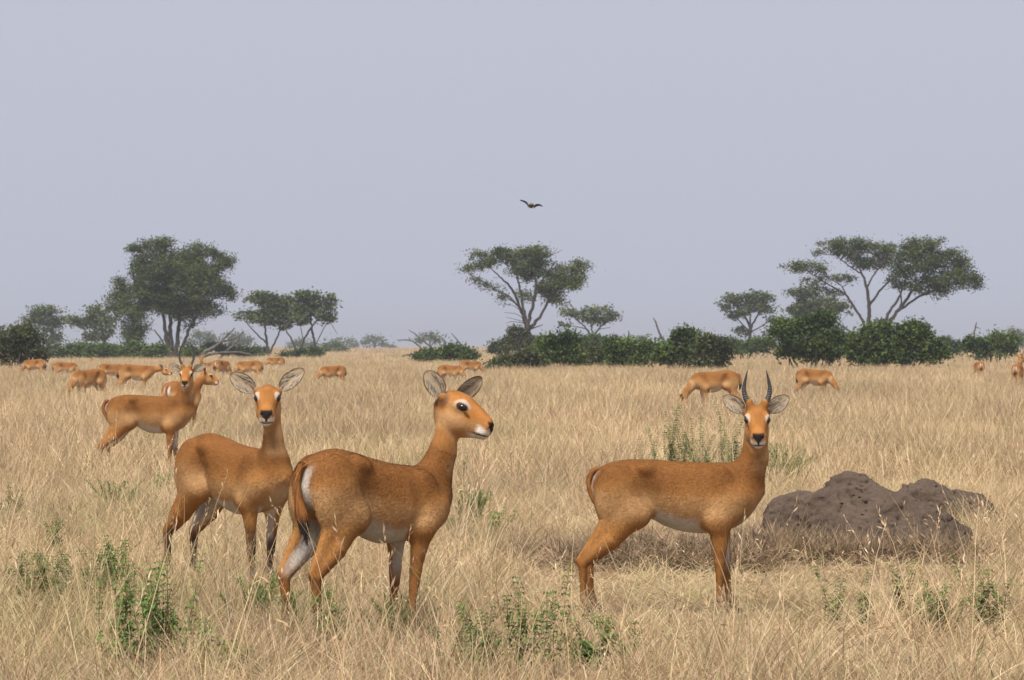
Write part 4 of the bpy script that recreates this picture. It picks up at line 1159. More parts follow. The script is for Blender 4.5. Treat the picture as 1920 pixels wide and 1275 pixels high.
# middle: female seen from behind at an angle, head in profile
yb = RAD(46)
PB = pose(yb, (.90, -.34, -.36), (.562, -.050, 1.158),
          [((.36, 0, .69), .130), ((.458, 0, .81), .100), ((.522, -.005, .94), .074), ((.546, -.015, 1.06), .060), ((.556, -.03, 1.13), .057)],
          [((-.48, -.05, .87), (.25, -1, .1), .168, .058, .55), ((.84, .20, .56), (.45, -.80, -.1), .195, .052, .85)],
          hind=[(.065, 0), (.012, 0)], fore=[(-.075, 0), (-.04, 0)], wide=True, belly=.035, croup=.02, drop=.065, stock=.15,
          tail=[(-.395, 0, .83), (-.440, 0, .805), (-.462, -.005, .74), (-.462, -.02, .65), (-.445, -.03, .56), (-.432, -.035, .48)], tail_r=.017, tuft=.028)
make_kob(PB, 'antelope', 'hornless antelope seen from behind with its head in profile to the right', (gx(687, 18.3), 18.3, 0), yb, 1.10, seed=2)

# left: female turned towards the camera, looking straight at it
yc = RAD(-48)
PC = pose(yc, (.03, -.96, -.27), (.405, -.035, 1.170),
          [((.37, 0, .69), .128), ((.418, 0, .81), .098), ((.420, -.005, .94), .066), ((.412, -.01, 1.05), .057), ((.407, -.0, 1.13), .055)],
          [((-.80, .10, .56), (.15, -1, -.05), .195, .058, .5), ((.70, .10, .72), (-.45, -1, -.1), .200, .054, .7)],
          hind=[(-.07, 0), (-.03, 0)], fore=[(.01, 0), (-.02, 0)], wide=True, belly=.045, croup=.025, drop=.05, stock=.95, hs=1.06,
          tail=[(-.395, 0, .83), (-.440, 0, .80), (-.462, .01, .73), (-.460, .02, .62), (-.445, .03, .52)], tail_r=.019)
make_kob(PC, 'antelope', 'hornless antelope with big spread ears staring at the camera, dark lower legs', (gx(433, 22.0), 22.0, 0), yc, 1.07, seed=3)

# behind left: adult male, broadside, long lyre horns
PD = pose(0.0, (-.02, -.95, -.30), (.470, -.03, 1.110),
          [((.36, 0, .69), .128), ((.430, 0, .80), .110), ((.462, 0, .92), .088), ((.468, -.005, 1.02), .076), ((.470, 0.015, 1.08), .068)],
          [((-.84, .10, .48), (.2, -1, .0), .170, .050, .62), ((.84, .10, .48), (-.2, -1, .0), .170, .050, .62)],
          hind=[(-.03, 0), (.06, 0)], fore=[(-.02, 0), (.05, 0)], wide=True, horn_w=[(.045, 0), (.060, .035), (.082, .10), (.074, .18), (.036, .27)], horn_r=.017, stock=.5, belly=.02,
          tail=[(-.405, -.02, .825), (-.446, -.03, .80), (-.466, -.035, .74), (-.448, -.04, .67), (-.410, -.045, .61), (-.39, -.05, .57)], tail_r=.019, tail_black=False)
make_kob(PD, 'antelope', 'antelope with long lyre shaped horns standing broadside behind the others at left', (gx(272, 41.0), 41.0, 0), 0.0, 1.07, h=.0085, hairs=40000, seed=4)

# ---- the herd behind: a few poses, then copies
GRAZE = dict(neck=[((.36, 0, .69), .125), ((.50, 0, .62), .105), ((.61, .0, .50), .082), ((.69, .0, .37), .068), ((.72, 0, .30), .062)], head=(.735, 0, .27), look=(.50, 0, -.86))
def bg_pose(neck, head, look, ears, **kw):
    P = dict(neck=neck, head=head, look=np.array(look, float), hind=[(-.02, 0), (.06, 0)], fore=[(.0, 0), (-.07, 0)], belly=.03, croup=.02, stock=.3,
             tail=[(-.395, 0, .83), (-.440, 0, .805), (-.464, 0, .73), (-.462, 0, .62), (-.445, 0, .50)], tail_r=.019)
    P['ears'] = ears; P.update(kw); return P
E_UP = [((-.35, -.75, .55), (.8, -.4, .3), .155, .050, .6), ((-.35, .75, .55), (.8, .4, .3), .155, .050, .6)]
PROTO = {}
def herd(pose_name, label, px, Y, yaw_deg, s=1.06, dz=0.0):
    proto = PROTO.get(pose_name)
    loc = (gx(px, Y), Y, dz)
    if proto is None:
        P = POSES[pose_name]
        r = make_kob(P, 'antelope', label, loc, RAD(yaw_deg), s, h=.0135, hairs=0, group='antelopes grazing in the background', seed=20 + len(PROTO))
        PROTO[pose_name] = r; return r
    r = proto.copy(); COL.objects.link(r); r.location = loc; r.rotation_euler = (0, 0, RAD(yaw_deg)); r.scale = (s, s, s); r['label'] = label
    for ch in proto.children:
        c = ch.copy(); COL.objects.link(c); c.parent = r
    return r
POSES = {
    'graze': bg_pose(**{k: GRAZE[k] for k in ('neck', 'head', 'look')}, ears=E_UP),
    'reach': bg_pose([((.36, 0, .69), .125), ((.50, 0, .75), .105), ((.63, 0, .77), .078), ((.74, 0, .77), .066), ((.80, 0, .765), .06)], (.84, 0, .75), (.92, -.25, -.33), E_UP),
    'low': bg_pose([((.36, 0, .69), .125), ((.48, 0, .78), .105), ((.58, -.02, .88), .080), ((.66, -.05, .95), .066), ((.69, -.07, .97), .06)], (.72, -.08, .98), (.55, -.75, -.36), E_UP, wide=True),
    'up': bg_pose(PD['neck'], PD['head'], (.75, -.55, -.35), E_UP, horns=PD['horns'], horn_r=.017, wide=True),
}
herd('graze', 'grazing antelope with its rump to the right, nearest of the herd at far left', 170, 86, 228)
herd('reach', 'antelope stretching its neck forward to the right behind the lyre horned one', 252, 101, -6, 1.1)
herd('low', 'antelope whose pale muzzle shows behind the neck of the lyre horned one', 338, 57, 66, 1.05)
herd('graze', 'antelope half hidden behind the rump of the neck stretching one', 206, 122, 20, 1.0)
herd('graze', 'grazing antelope beside the big bush at the left edge', 67, 150, 160)
herd('graze', 'small grazing antelope in side view between left bush and hedge', 120, 138, 8, .98)
herd('up', 'tiny antelope lying in front of the hedge at left', 160, 235, 40, 1.0, -.45)
herd('up', 'horned antelope resting in the grass before the fallen tree', 392, 175, 150, 1.05, -.25)
herd('graze', 'grazing antelope just left of the staring one, below the fallen tree', 414, 140, 60)
herd('graze', 'grazing antelope in side view just above the ear of the staring one', 470, 135, 172)
herd('graze', 'farthest small antelope right of the staring one', 518, 190, 190, 1.0)
herd('graze', 'antelope grazing with its back to us between the two hornless ones', 626, 118, 205, .95)
herd('graze', 'grazing antelope left of the middle bushes facing right', 842, 122, -25, .95)
herd('graze', 'farther antelope partly behind the low weeds left of the middle bushes', 880, 150, 12, .98)
herd('graze', 'big grazing antelope facing left behind the horns of the nearest male', 1346, 76, 186, 1.1)
herd('graze', 'grazing antelope facing right below the big green bush', 1524, 92, -28, 1.02)
herd('graze', 'small antelope seen from behind below the thin snag', 1836, 140, 95, 1.0)
herd('up', 'antelope with raised head at the right edge of the picture', 1908, 118, 70, 1.0)

# ------------------------------------------------------------------ bird
def bird():
    Y = 75.0; c = at(996, 384, Y)
    root = empty('bird', c, s=1.2); tag(root, 'small dark bird gliding with spread wings in the middle of the sky', 'bird')
    u = Y / FPX
    S = Solid((-.1, -.2, -.1), (.1, .2, .1), .006)
    S.add(ell((0, 0, -.012), (.050, .12, .052)), .02); S.add(ell((0, -.10, .002), (.030, .045, .032)), .03); S.add(seg((0, .10, -.01), (0, .18, -.005), .028, .014), .03)
    S.add(seg((0, -.14, .0), (0, -.165, -.006), .010, .004), .01)
    V, F = S.skin(2)
    z = V[:, 2]; wv = sstep(-.02, .02, z)[:, None]
    C = np.array((.07, .05, .04)) * (1 - wv) + np.array((.15, .125, .105)) * wv
    obj_np('body', V, F, M['feathers'], root, C)
    for pts in ([(-4, -1), (-6, 3), (-9, 5.5), (-13, 7), (-17.5, 8)], [(4, -2), (7, 0.5), (10, 1), (14, .5), (18, -2)]):
        P = catmull([(a * u, 0, b * u) for a, b in pts], 5); n = len(P); s = np.linspace(0, 1, n)
        ch = .075 * (1 - .75 * s**1.6) + .004
        le = P + np.stack([0 * s, -.45 * ch - .02 * np.sin(s * 3.14), 0 * s], 1); te = P + np.stack([0 * s, .55 * ch, -.60 * ch], 1)
        up = np.array([0, 0, .007]) * (1 - .7 * s[:, None])
        V = np.concatenate([le, P + up, te, P - up * .6])
        i = np.arange(n - 1)
        F = np.concatenate([np.stack([i + a * n, i + 1 + a * n, i + 1 + b * n, i + b * n], 1) for a, b in ((0, 1), (1, 2), (2, 3), (3, 0))])
        obj_np('wing', V, F, M['feathers'], root, np.tile((.016, .016, .016), (len(V), 1)))
bird()
# ------------------------------------------------------------------ grass
def grass_material(name):
    m, t, b = new_mat(name)
    vc = N(t, 'ShaderNodeVertexColor', layer_name='tint')
    oi = N(t, 'ShaderNodeObjectInfo')
    no = N(t, 'ShaderNodeTexNoise', Scale=0.16, Detail=4.0, Roughness=0.6)
    t.links.new(oi.outputs['Location'], no.inputs['Vector'])
    mr = N(t, 'ShaderNodeMapRange'); mr.inputs['From Min'].default_value = 0.36; mr.inputs['From Max'].default_value = 0.66; mr.inputs['To Min'].default_value = 0.72; mr.inputs['To Max'].default_value = 1.16
    t.links.new(no.outputs['Fac'], mr.inputs['Value'])
    h = N(t, 'ShaderNodeHueSaturation')
    t.links.new(vc.outputs[0], h.inputs['Color']); t.links.new(mr.outputs[0], h.inputs['Value'])
    n2 = N(t, 'ShaderNodeTexNoise', Scale=0.33, Detail=3.0, Roughness=0.6)
    mp = N(t, 'ShaderNodeMapping'); mp.inputs['Location'].default_value = (31, 7, 3); mp.inputs['Scale'].default_value = (1, .45, 1)
    t.links.new(oi.outputs['Location'], mp.inputs[0]); t.links.new(mp.outputs[0], n2.inputs['Vector'])
    m2 = N(t, 'ShaderNodeMapRange'); m2.inputs['From Min'].default_value = 0.54; m2.inputs['From Max'].default_value = 0.70; m2.inputs['To Max'].default_value = 0.75
    t.links.new(n2.outputs['Fac'], m2.inputs['Value'])
    gm = N(t, 'ShaderNodeMixRGB', blend_type='MULTIPLY'); gm.inputs[2].default_value = (0.80, 0.90, 0.72, 1)      # patches still holding some green
    t.links.new(m2.outputs[0], gm.inputs[0]); t.links.new(h.outputs[0], gm.inputs[1])
    col = hsv_jitter(t, gm.outputs[0], oi.outputs['Random'], 0.010, 0.18)
    t.links.new(col, b.inputs['Base Color'])
    b.inputs['Roughness'].default_value = 0.65; b.inputs['Specular IOR Level'].default_value = 0.2
    tr = N(t, 'ShaderNodeBsdfTranslucent'); t.links.new(col, tr.inputs['Color'])
    ms = N(t, 'ShaderNodeMixShader'); ms.inputs[0].default_value = 0.30
    out = next(n for n in t.nodes if n.type == 'OUTPUT_MATERIAL')
    t.links.new(b.outputs[0], ms.inputs[1]); t.links.new(tr.outputs[0], ms.inputs[2]); t.links.new(ms.outputs[0], out.inputs['Surface'])
    return m
M['grass'] = grass_material('dry_grass_blade')

STRAW = np.array([(.63, .470, .285), (.56, .405, .232), (.69, .532, .340), (.48, .345, .198), (.43, .330, .206), (.58, .420, .234)])
def blades(nb, h, lean, rad, wid, curl, rg, segs=4, green=.06, brown=.08, seed_heads=0.0):
    """one tuft: nb curved tapering blades"""
    a0 = rg.uniform(0, 2 * np.pi, nb); rr = rad * np.sqrt(rg.random(nb))
    base = np.stack([np.cos(a0) * rr, np.sin(a0) * rr, np.full(nb, -.02)], 1)
    az = rg.uniform(0, 2 * np.pi, nb); L = rg.uniform(h[0], h[1], nb)
    le = np.radians(rg.uniform(lean[0], lean[1], nb)); cu = np.radians(rg.uniform(curl[0], curl[1], nb))
    s = np.linspace(0, 1, segs + 1)
    P = np.zeros((nb, segs + 1, 3)); P[:, 0] = base
    for k in range(segs):
        th = le + cu * (k + .5) / segs
        d = np.stack([np.sin(th) * np.cos(az), np.sin(th) * np.sin(az), np.cos(th)], 1)
        P[:, k + 1] = P[:, k] + d * (L / segs)[:, None]
        az = az + rg.normal(0, .12, nb)
    P[:, 1:, 2] = np.maximum(P[:, 1:, 2], .015)
    fa = rg.uniform(0, 2 * np.pi, nb)
    sd = np.stack([np.cos(fa), np.sin(fa), np.zeros(nb)], 1)
    W = wid * rg.uniform(.7, 1.3, nb)[:, None] * (1 - .80 * s[None] ** 1.3)
    A = P - sd[:, None] * W[..., None] * .5; B = P + sd[:, None] * W[..., None] * .5
    V = np.stack([A, B], 2).reshape(nb, -1, 3)
    f = np.array([[2 * k, 2 * k + 1, 2 * k + 3, 2 * k + 2] for k in range(segs)])
    F = (np.arange(nb)[:, None, None] * (2 * segs + 2) + f[None]).reshape(-1, 4)
    c = STRAW[rg.integers(0, len(STRAW), nb)] * rg.uniform(.85, 1.12, nb)[:, None]
    g = rg.random(nb); c[g < green] = np.array((.30, .32, .13)); c[(g > 1 - brown)] = np.array((.33, .23, .13))
    C = np.repeat(c[:, None], 2 * segs + 2, 1)
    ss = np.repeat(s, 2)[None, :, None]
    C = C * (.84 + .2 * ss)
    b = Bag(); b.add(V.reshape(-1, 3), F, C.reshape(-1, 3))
    if seed_heads:
        for i in range(nb):
            if rg.random() > seed_heads: continue
            tip = P[i, -1]; pd = P[i, -1] - P[i, -2]; pd /= np.linalg.norm(pd)
            for k in range(7):
                o = tip - pd * .022 * k; d = pd * .7 + rg.normal(0, .35, 3); e = o + d * .035
                sv = np.cross(d, rg.normal(size=3)); sv /= np.linalg.norm(sv) + 1e-9
                b.add(np.array([o, (o + e) / 2 + sv * .004, e, (o + e) / 2 - sv * .004]), np.array([[0, 1, 2, 3]]), c[i] * .95)
    return b

def build_grass():
    rg = np.random.default_rng(77)
    kinds = []
    def k(*a, **kw): kinds.append(blades(*a, rg=rg, **kw))
    for _ in range(5): k(34, (.16, .42), (4, 38), .13, .0056, (5, 60))                       # 0-4 tufts
    for _ in range(5): k(34, (.22, .60), (34, 82), .22, .0054, (10, 50), brown=.14)           # 5-9 bent, tangled
    for _ in range(3): k(7, (.42, .82), (3, 34), .14, .0062, (4, 35), brown=.02, seed_heads=.6)   # 10-12 tall stalks
    for _ in range(4): k(48, (.25, .52), (3, 34), .34, .0095, (5, 50))                        # 13-16 mid tufts
    for _ in range(3): k(80, (.26, .50), (3, 36), .95, .022, (5, 45), segs=2)                 # 17-19 far tufts
    for _ in range(2): k(90, (.30, .50), (3, 36), 2.6, .07, (5, 40), segs=2)                  # 20-21 farthest
    for _ in range(3): k(44, (.05, .18), (40, 88), .20, .0056, (0, 40), segs=2, brown=.45, green=.12)   # 22-24 litter
    lib = bpy.data.collections.new('grass_tufts')
    for i, b in enumerate(kinds):
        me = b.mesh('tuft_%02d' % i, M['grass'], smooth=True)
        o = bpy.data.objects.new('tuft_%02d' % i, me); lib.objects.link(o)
    pts, rot, scl, idx = [], [], [], []
    MZ = [(gx(1620, 25), 25.0, .70, .45), (gx(1775, 28.5), 28.5, .42, .32)]
    def low(X, Y):       # cropped, trampled sward in front of the mound and round the brush
        px = X / np.maximum(Y, 1) * FPX + 960
        a = sstep(960, 1060, px) * sstep(1850, 1700, px) * sstep(18.2, 19.4, Y) * sstep(31, 27, Y)
        return 1 - .55 * a
    def scatter(y0, y1, dens, kid, s0, s1, keep=None, tilt=.12, patch=0.0, pf=1.0):
        hw = lambda Y: Y * .15 * 1.22 + 2.2
        area = (hw(y0) + hw(y1)) * (y1 - y0); n = int(area * dens)
        Y = rg.uniform(y0, y1, n * 2); X = rg.uniform(-1, 1, n * 2) * hw(y1)
        ok = np.abs(X) < hw(Y); X, Y = X[ok], Y[ok]
        n = min(n, len(X)); X, Y = X[:n], Y[:n]
        P = np.stack([X, Y, np.zeros_like(X)], 1)
        ok = np.ones(len(X), bool)
        for (mx, my, rx, ry) in MZ: ok &= ((X - mx) / rx)**2 + ((Y - my) / ry)**2 > .72
        if keep is not None: ok &= keep(X, Y)
        if patch:
            ok &= vnoise(P * np.array([1, .6, 1]), pf, 31, 2) > patch * rg.uniform(.7, 1.3, len(X))
        P = P[ok]; n = len(P)
        pts.append(P)
        rot.append(np.stack([rg.normal(0, tilt, n), rg.normal(0, tilt, n), rg.uniform(0, 6.283, n)], 1))
        s = rg.uniform(s0, s1, n)
        hv = (.60 + .80 * vnoise(P, .55, 91, 2)) * low(P[:, 0], P[:, 1])
        scl.append(np.stack([s, s, s * hv], 1)); idx.append(rg.choice(kid, n))
    # trampled, barer ground behind and left of the nearest male
    bare = lambda X, Y: (((X - gx(1150, 24.5)) / 1.05)**2 + ((Y - 25.0) / 2.1)**2 > 1.0 + .5 * (vnoise(np.stack([X, Y, 0 * X], 1), 2.0, 7) - .5))
    clear = lambda X, Y: np.ones(len(X), bool)
    def legs(X, Y):     # where the animals stand the grass is trodden down
        ok = np.ones(len(X), bool)
        for (ax, ay, rx, ry) in ((gx(1250, 19.6), 19.6, .62, .22), (gx(687, 18.3), 18.3, .5, .4), (gx(433, 22), 22.0, .5, .4), (gx(272, 41), 40.8, .6, .5)):
            ok &= ((X - ax) / rx)**2 + ((Y - ay) / ry)**2 > 1
        return ok
    both = lambda X, Y: bare(X, Y) & legs(X, Y)
    scatter(12.5, 36, 15, [22, 23, 24], .8, 1.5, clear)
    scatter(12.5, 36, 15, [0, 1, 2, 3, 4], .55, 1.0, both, patch=.42, pf=1.1)
    scatter(12.5, 36, 7, [0, 1, 2, 3, 4], .35, .6, clear)
    scatter(12.5, 36, 13, [5, 6, 7, 8, 9], .6, 1.05, both, patch=.40, pf=.8)
    scatter(12.5, 36, 2.2, [10, 11, 12], .55, 1.05, both)
    scatter(36, 100, 7.5, [0, 1, 2, 3, 4, 5, 7], .8, 1.25, legs, patch=.30, pf=.5)
    scatter(36, 60, 3.0, [13, 14, 15, 16], .7, 1.1, legs)
    scatter(60, 100, 3.0, [13, 14, 15, 16], .95, 1.35, legs)
    scatter(36, 100, .5, [10, 11, 12], .7, 1.1, legs)
    scatter(100, 240, 1.9, [13, 14, 15, 16], 1.0, 1.4)
    scatter(100, 300, .50, [17, 18, 19], .85, 1.15)
    scatter(240, 600, .26, [17, 18, 19], .9, 1.3)
    scatter(520, 1500, .028, [20, 21], .9, 1.2)
    P = np.concatenate(pts); Rt = np.concatenate(rot); Sc = np.concatenate(scl); Ix = np.concatenate(idx)
    print('grass tufts', len(P))
    me = bpy.data.meshes.new('dry_grass'); me.vertices.add(len(P)); me.vertices.foreach_set('co', P.astype(np.float32).ravel())
    for nme, typ, data in (('rot', 'FLOAT_VECTOR', Rt), ('scl', 'FLOAT_VECTOR', Sc)):
        a = me.attributes.new(nme, typ, 'POINT'); a.data.foreach_set('vector', data.astype(np.float32).ravel())
    a = me.attributes.new('kid', 'INT', 'POINT'); a.data.foreach_set('value', Ix.astype(np.int32))
    me.update()
    o = link(bpy.data.objects.new('dry_grass', me))
    tag(o, 'tall dry straw coloured grass covering the whole plain', 'grass', kind='stuff')
    ng = bpy.data.node_groups.new('grass_scatter', 'GeometryNodeTree')
    ng.interface.new_socket('Geometry', in_out='INPUT', socket_type='NodeSocketGeometry')
    ng.interface.new_socket('Geometry', in_out='OUTPUT', socket_type='NodeSocketGeometry')
    gi = ng.nodes.new('NodeGroupInput'); go = ng.nodes.new('NodeGroupOutput')
    ip = ng.nodes.new('GeometryNodeInstanceOnPoints')
    ci = ng.nodes.new('GeometryNodeCollectionInfo'); ci.inputs['Collection'].default_value = lib
    ci.inputs['Separate Children'].default_value = True; ci.inputs['Reset Children'].default_value = True
    def attr(nm, dt):
        n = ng.nodes.new('GeometryNodeInputNamedAttribute'); n.data_type = dt; n.inputs['Name'].default_value = nm
        return n.outputs['Attribute']
    ip.inputs['Pick Instance'].default_value = True
    L = ng.links
    L.new(gi.outputs[0], ip.inputs['Points']); L.new(ci.outputs[0], ip.inputs['Instance'])
    L.new(attr('kid', 'INT'), ip.inputs['Instance Index']); L.new(attr('rot', 'FLOAT_VECTOR'), ip.inputs['Rotation']); L.new(attr('scl', 'FLOAT_VECTOR'), ip.inputs['Scale'])
    L.new(ip.outputs[0], go.inputs[0])
    md = o.modifiers.new('scatter', 'NODES'); md.node_group = ng
build_grass()

# ------------------------------------------------------------------ green weeds
def leafy_mesh(rg, n_stems, H, spread, leaf=.054, lean=.45, pairs=7):
    stems, lv = Bag(), Bag()
    for _ in range(n_stems):
        a = rg.uniform(0, 6.283); r = spread * math.sqrt(rg.random()); h = H * rg.uniform(.38, 1.08)
        b0 = np.array([math.cos(a) * r, math.sin(a) * r * .7, -.01]); az = rg.uniform(0, 6.283); ln = lean * rg.uniform(.1, 1.1) * h
        tip = b0 + np.array([math.cos(az) * ln, math.sin(az) * ln, h])
        P = catmull([b0, (b0 + tip) / 2 + np.array([rg.normal(0, .02), rg.normal(0, .02), .02]), tip], 6)
        V, F = tube(P, np.linspace(.0030, .0012, len(P)), 4); stems.add(V, F)
        for k in range(pairs * 2):
            f = .22 + .78 * k / (pairs * 2 - 1)
            o = np.array([np.interp(f, np.linspace(0, 1, len(P)), P[:, i]) for i in range(3)])
            an = k * 2.4 + rg.normal(0, .4); L = leaf * (1.05 - .40 * f) * rg.uniform(.55, 1.35)
            if rg.random() < .12: continue
            for sg in (0, math.pi):
                d = np.array([math.cos(an + sg), math.sin(an + sg), .30]); d /= np.linalg.norm(d)
                sd = np.cross(d, (0, 0, 1.0)); sd /= np.linalg.norm(sd) + 1e-9
                m1 = o + d * L * .5 + np.array([0, 0, .004]); e = o + d * L - np.array([0, 0, L * .42])
                V = np.array([o, m1 - sd * L * .26 + np.array([0, 0, .004]), m1, m1 + sd * L * .26 + np.array([0, 0, .004]), e])
                lv.add(V, np.array([[0, 1, 2], [0, 2, 3], [1, 4, 2], [2, 4, 3]]))
    return stems, lv

def feather_mesh(rg, n_stems, H, spread):
    stems, lv = Bag(), Bag()
    for _ in range(n_stems):
        az = rg.uniform(0, 6.283); h = H * rg.uniform(.5, 1.05); ln = spread * rg.uniform(.2, 1.1)
        b0 = np.array([rg.normal(0, .05), rg.normal(0, .05), -.01])
        tip = b0 + np.array([math.cos(az) * ln, math.sin(az) * ln, h])
        P = catmull([b0, b0 + (tip - b0) * .5 + np.array([0, 0, h * .16]), tip], 7)
        V, F = tube(P, np.linspace(.003, .001, len(P)), 4); stems.add(V, F)
        n = 110
        f = rg.uniform(.25, 1, n)
        o = np.stack([np.interp(f, np.linspace(0, 1, len(P)), P[:, i]) for i in range(3)], 1)
        d = rg.normal(size=(n, 3)) + np.array([0, 0, .5]); d /= np.linalg.norm(d, axis=1)[:, None]
        L = rg.uniform(.018, .048, n)[:, None] * (1.2 - .5 * f[:, None]); sd = np.cross(d, rg.normal(size=(n, 3))); sd /= np.linalg.norm(sd, axis=1)[:, None]
        V = np.stack([o - sd * .0018, o + sd * .0018, o + d * L], 1).reshape(-1, 3); lv.add(V, np.arange(3 * n).reshape(-1, 3))
    return stems, lv

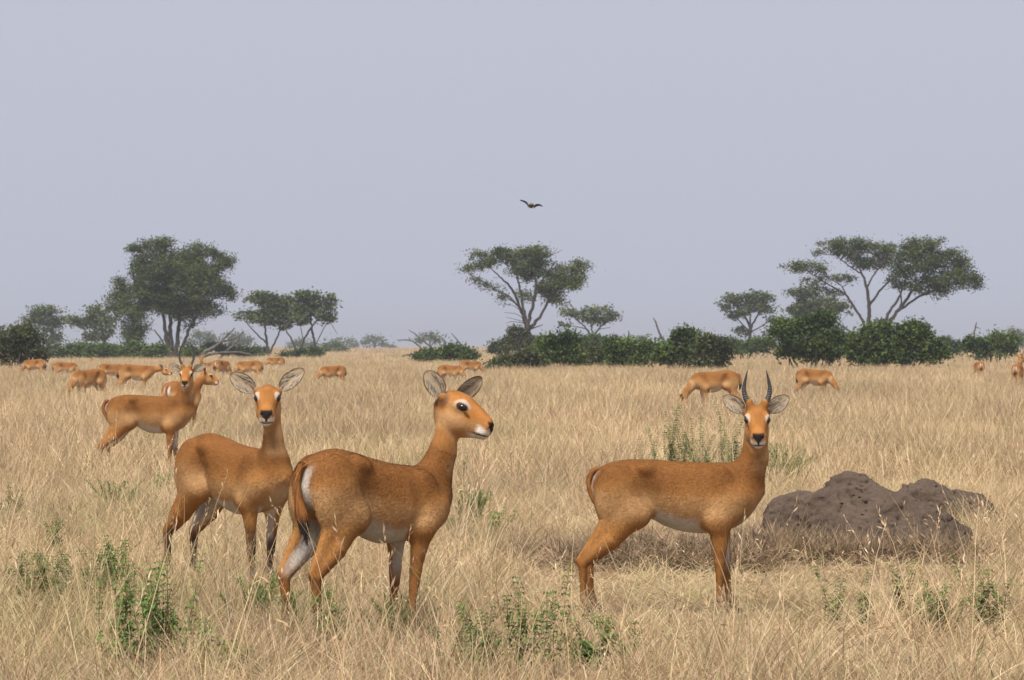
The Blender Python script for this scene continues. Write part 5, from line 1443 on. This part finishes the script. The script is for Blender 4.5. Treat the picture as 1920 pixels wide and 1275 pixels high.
def weed(kind, label, px, py, Y, H, n, spread, seed, mat=None, **kw):
    """py = row of the weed's foot is implied by Y; kept for reference"""
    rg = np.random.default_rng(seed * 13 + 5)
    st, lv = (leafy_mesh if kind == 'leafy' else feather_mesh)(rg, n, H, spread, **kw)
    root = empty(kind + '_weed' if kind == 'leafy' else 'feathery_weed', (gx(px, Y), Y, 0), rg.uniform(0, 6))
    tag(root, label, 'weed', 'green weeds growing in the dry grass')
    st.build('stem', M['stem'], root)['kind'] = 'stuff'
    lv.build('foliage', M[mat or ('herb' if kind == 'leafy' else 'feather')], root, smooth=False)
    return root
def footY(py): return CAM_H * FPX / (py - HOR)
W = [
    ('leafy', 'dark green leafy weed patch at the left edge below the grass', 60, 1140, .32, 18, .26, {}),
    ('leafy', 'leafy weed patch in the lower left between two others', 125, 1130, .36, 17, .22, {}),
    ('leafy', 'leafy weed with raised shoots left of the staring antelope hind legs', 212, 1120, .36, 18, .18, {}),
    ('leafy', 'bright yellow green bushy weed low in the left foreground', 270, 1262, .56, 36, .20, dict(mat='feather', lean=.3)),
    ('feather', 'pale feathery weed behind the left leafy patches', 215, 965, .32, 34, .24, {}),
    ('leafy', 'sparse leafy weed cut by the left edge in the middle ground', 8, 985, .36, 7, .10, {}),
    ('leafy', 'sparse upright leafy weed near the left edge', 48, 985, .30, 10, .14, {}),
    ('leafy', 'thin yellow green weed against the rump of the staring antelope', 305, 925, .22, 6, .07, dict(mat='feather')),
    ('leafy', 'yellow green weed behind the back of the staring antelope', 352, 845, .22, 12, .20, dict(mat='feather')),
    ('leafy', 'weed right of the neck of the staring antelope', 546, 860, .26, 7, .10, {}),
    ('feather', 'feathery green weed between the two hornless antelopes in front', 486, 1175, .30, 22, .16, {}),
    ('feather', 'dark feathery weed at the front feet of the rear view antelope', 745, 1205, .26, 24, .22, dict(mat='herb')),
    ('feather', 'bright green feathery tuft right of the rear view antelope', 884, 995, .36, 44, .14, {}),
    ('feather', 'low spreading green weed left of the bright feathery tuft', 845, 1000, .15, 20, .18, {}),
    ('leafy', 'thin weed behind the chest of the rear view antelope', 874, 905, .36, 6, .05, {}),
    ('leafy', 'low weed showing over the back of the rear view antelope', 775, 890, .20, 8, .22, {}),
    ('leafy', 'sprawling dark leafy weed at the bottom middle, left part', 915, 1265, .38, 8, .16, {}),
    ('leafy', 'dark leafy weed with tall shoots at the bottom middle', 1005, 1268, .50, 12, .16, dict(lean=.25)),
    ('leafy', 'leaning leafy weed under the hind feet of the horned antelope', 1140, 1255, .34, 10, .14, dict(lean=.7)),
    ('leafy', 'small bright weed beside the leaning one at the bottom', 1100, 1255, .18, 10, .08, dict(mat='feather')),
    ('leafy', 'tall leafy weed over the back of the horned antelope, leftmost shoots', 1255, 918, .86, 11, .14, dict(pairs=13, lean=.28)),
    ('leafy', 'leafy weed over the back of the horned antelope, middle shoots', 1305, 918, .74, 22, .28, dict(pairs=11, lean=.35)),
    ('leafy', 'tall leafy weed touching the neck of the horned antelope', 1374, 918, .88, 14, .16, dict(pairs=13, lean=.28)),
    ('leafy', 'low weed sprig over the rump of the horned antelope', 1215, 915, .52, 6, .16, dict(lean=.5)),
    ('feather', 'yellow green feathery weed right of the horned antelope neck', 1468, 915, .50, 44, .36, {}),
    ('feather', 'pale green weed far behind the right ear of the horned antelope', 1492, 808, .32, 22, .26, {}),
    ('leafy', 'sparse leafy weed in the right foreground, leftmost of three', 1600, 1185, .34, 7, .12, {}),
    ('leafy', 'slender shoot between the right foreground weeds', 1693, 1170, .40, 4, .05, {}),
    ('leafy', 'densest dark leafy weed in the right foreground below the mound', 1757, 1195, .34, 15, .12, {}),
    ('leafy', 'rightmost leafy weed in the right foreground', 1848, 1195, .42, 12, .14, {}),
    ('feather', 'upright pale weeds left of the grazing antelope at far left', 132, 755, .55, 30, .40, {}),
    ('leafy', 'low grey green shrubby weed patch in the field behind the profile head', 665, 790, .42, 24, .70, dict(leaf=.06)),
    ('leafy', 'low shrubby weed patch in the field left of the near ear', 760, 790, .40, 14, .50, dict(leaf=.06)),
    ('leafy', 'faint weed far back between the middle antelopes', 600, 770, .40, 12, .6, dict(leaf=.06)),
    ('leafy', 'dark green weed in the far grass before the middle bushes', 740, 712, .6, 16, .8, dict(leaf=.12)),
    ('leafy', 'small dark sprig behind the big grazing antelope at right', 1402, 712, .8, 8, .3, dict(leaf=.12)),
    ('leafy', 'small weed at the bottom left centre of the picture', 462, 1275, .22, 6, .05, {}),
    ('leafy', 'small leafy sprig in the grass at the far left below the sparse weeds', 95, 1040, .26, 8, .14, {}),
    ('leafy', 'lone yellow green sprig between the left leafy patches and the bottom edge', 395, 1265, .24, 7, .08, dict(mat='feather')),
    ('leafy', 'slender weed with drooping leaves under the belly line of the rear view antelope', 640, 1205, .28, 8, .14, dict(mat='feather')),
    ('feather', 'low green tuft at the hind feet of the rear view antelope', 575, 1195, .26, 14, .16, {}),
    ('leafy', 'open leafy weed behind the chest of the horned antelope near the mound top', 1440, 905, .40, 10, .20, dict(mat='feather')),
    ('leafy', 'pale sprig standing in the grass right of the bright feathery tuft', 940, 1010, .24, 6, .10, dict(mat='feather')),
    ('leafy', 'bending leafy shoots right at the bottom edge left of centre', 880, 1275, .30, 8, .14, dict(lean=.6)),
]
for i, (kd, lb, px, py, H, n, sp, kw) in enumerate(W):
    weed(kd, lb, px, py, footY(py), H, n, sp, i, **kw)

# ------------------------------------------------------------------ dry brush round the mound
M['brush'] = leaf_mat('dry_brush_twig', (.12, .082, .050), (.36, .255, .155), .1, 0.9, patch_scale=6.0)
def brush(label, px, Y, rx, ry, H, n, seed):
    rg = np.random.default_rng(seed)
    a = rg.uniform(0, 6.283, n); r = np.sqrt(rg.random(n))
    p0 = np.stack([np.cos(a) * r * rx, np.sin(a) * r * ry, rg.uniform(-.01, .6, n)**1.5 * H * (1 - .6 * r)], 1)
    d = rg.normal(size=(n, 3)); d[:, 2] = np.abs(d[:, 2]) * .8 + .1; d /= np.linalg.norm(d, axis=1)[:, None]
    L = rg.uniform(.07, .26, n)[:, None]; sd = np.cross(d, rg.normal(size=(n, 3))); sd /= np.linalg.norm(sd, axis=1)[:, None]
    k = d + rg.normal(0, .35, (n, 3)); wd = rg.uniform(.0018, .0042, n)[:, None]
    m_ = p0 + d * L * .5; e = m_ + k * L * .5
    V = np.stack([p0 - sd * wd, p0 + sd * wd, m_ + sd * wd * .8, m_ - sd * wd * .8, e], 1).reshape(-1, 3)
    i = np.arange(n)[:, None] * 5
    F4 = i + np.array([[0, 1, 2, 3]]); F3 = i + np.array([[3, 2, 4]])
    o = obj_np('dry_brush', V, [F4, F3], M['brush'], smooth=False)
    o.location = (gx(px, Y), Y, 0)
    tag(o, label, 'brush', 'tangles of dead brush round the termite mound')
brush('dead brush tangle between the horned antelope chest and the mound', 1450, 24.3, .36, .35, .42, 6500, 1)
brush('dead brush tangle under the left half of the big mound', 1555, 24.1, .36, .28, .27, 4500, 2)
brush('dead brush tangle under the right half of the big mound', 1720, 24.3, .48, .28, .22, 4000, 3)
brush('dark dead brush seen between the legs of the horned antelope', 1250, 23.4, .80, .45, .46, 10000, 4)
brush('thin dead brush on the bare patch left of the hind legs', 1085, 24.0, .60, .6, .22, 4200, 5)
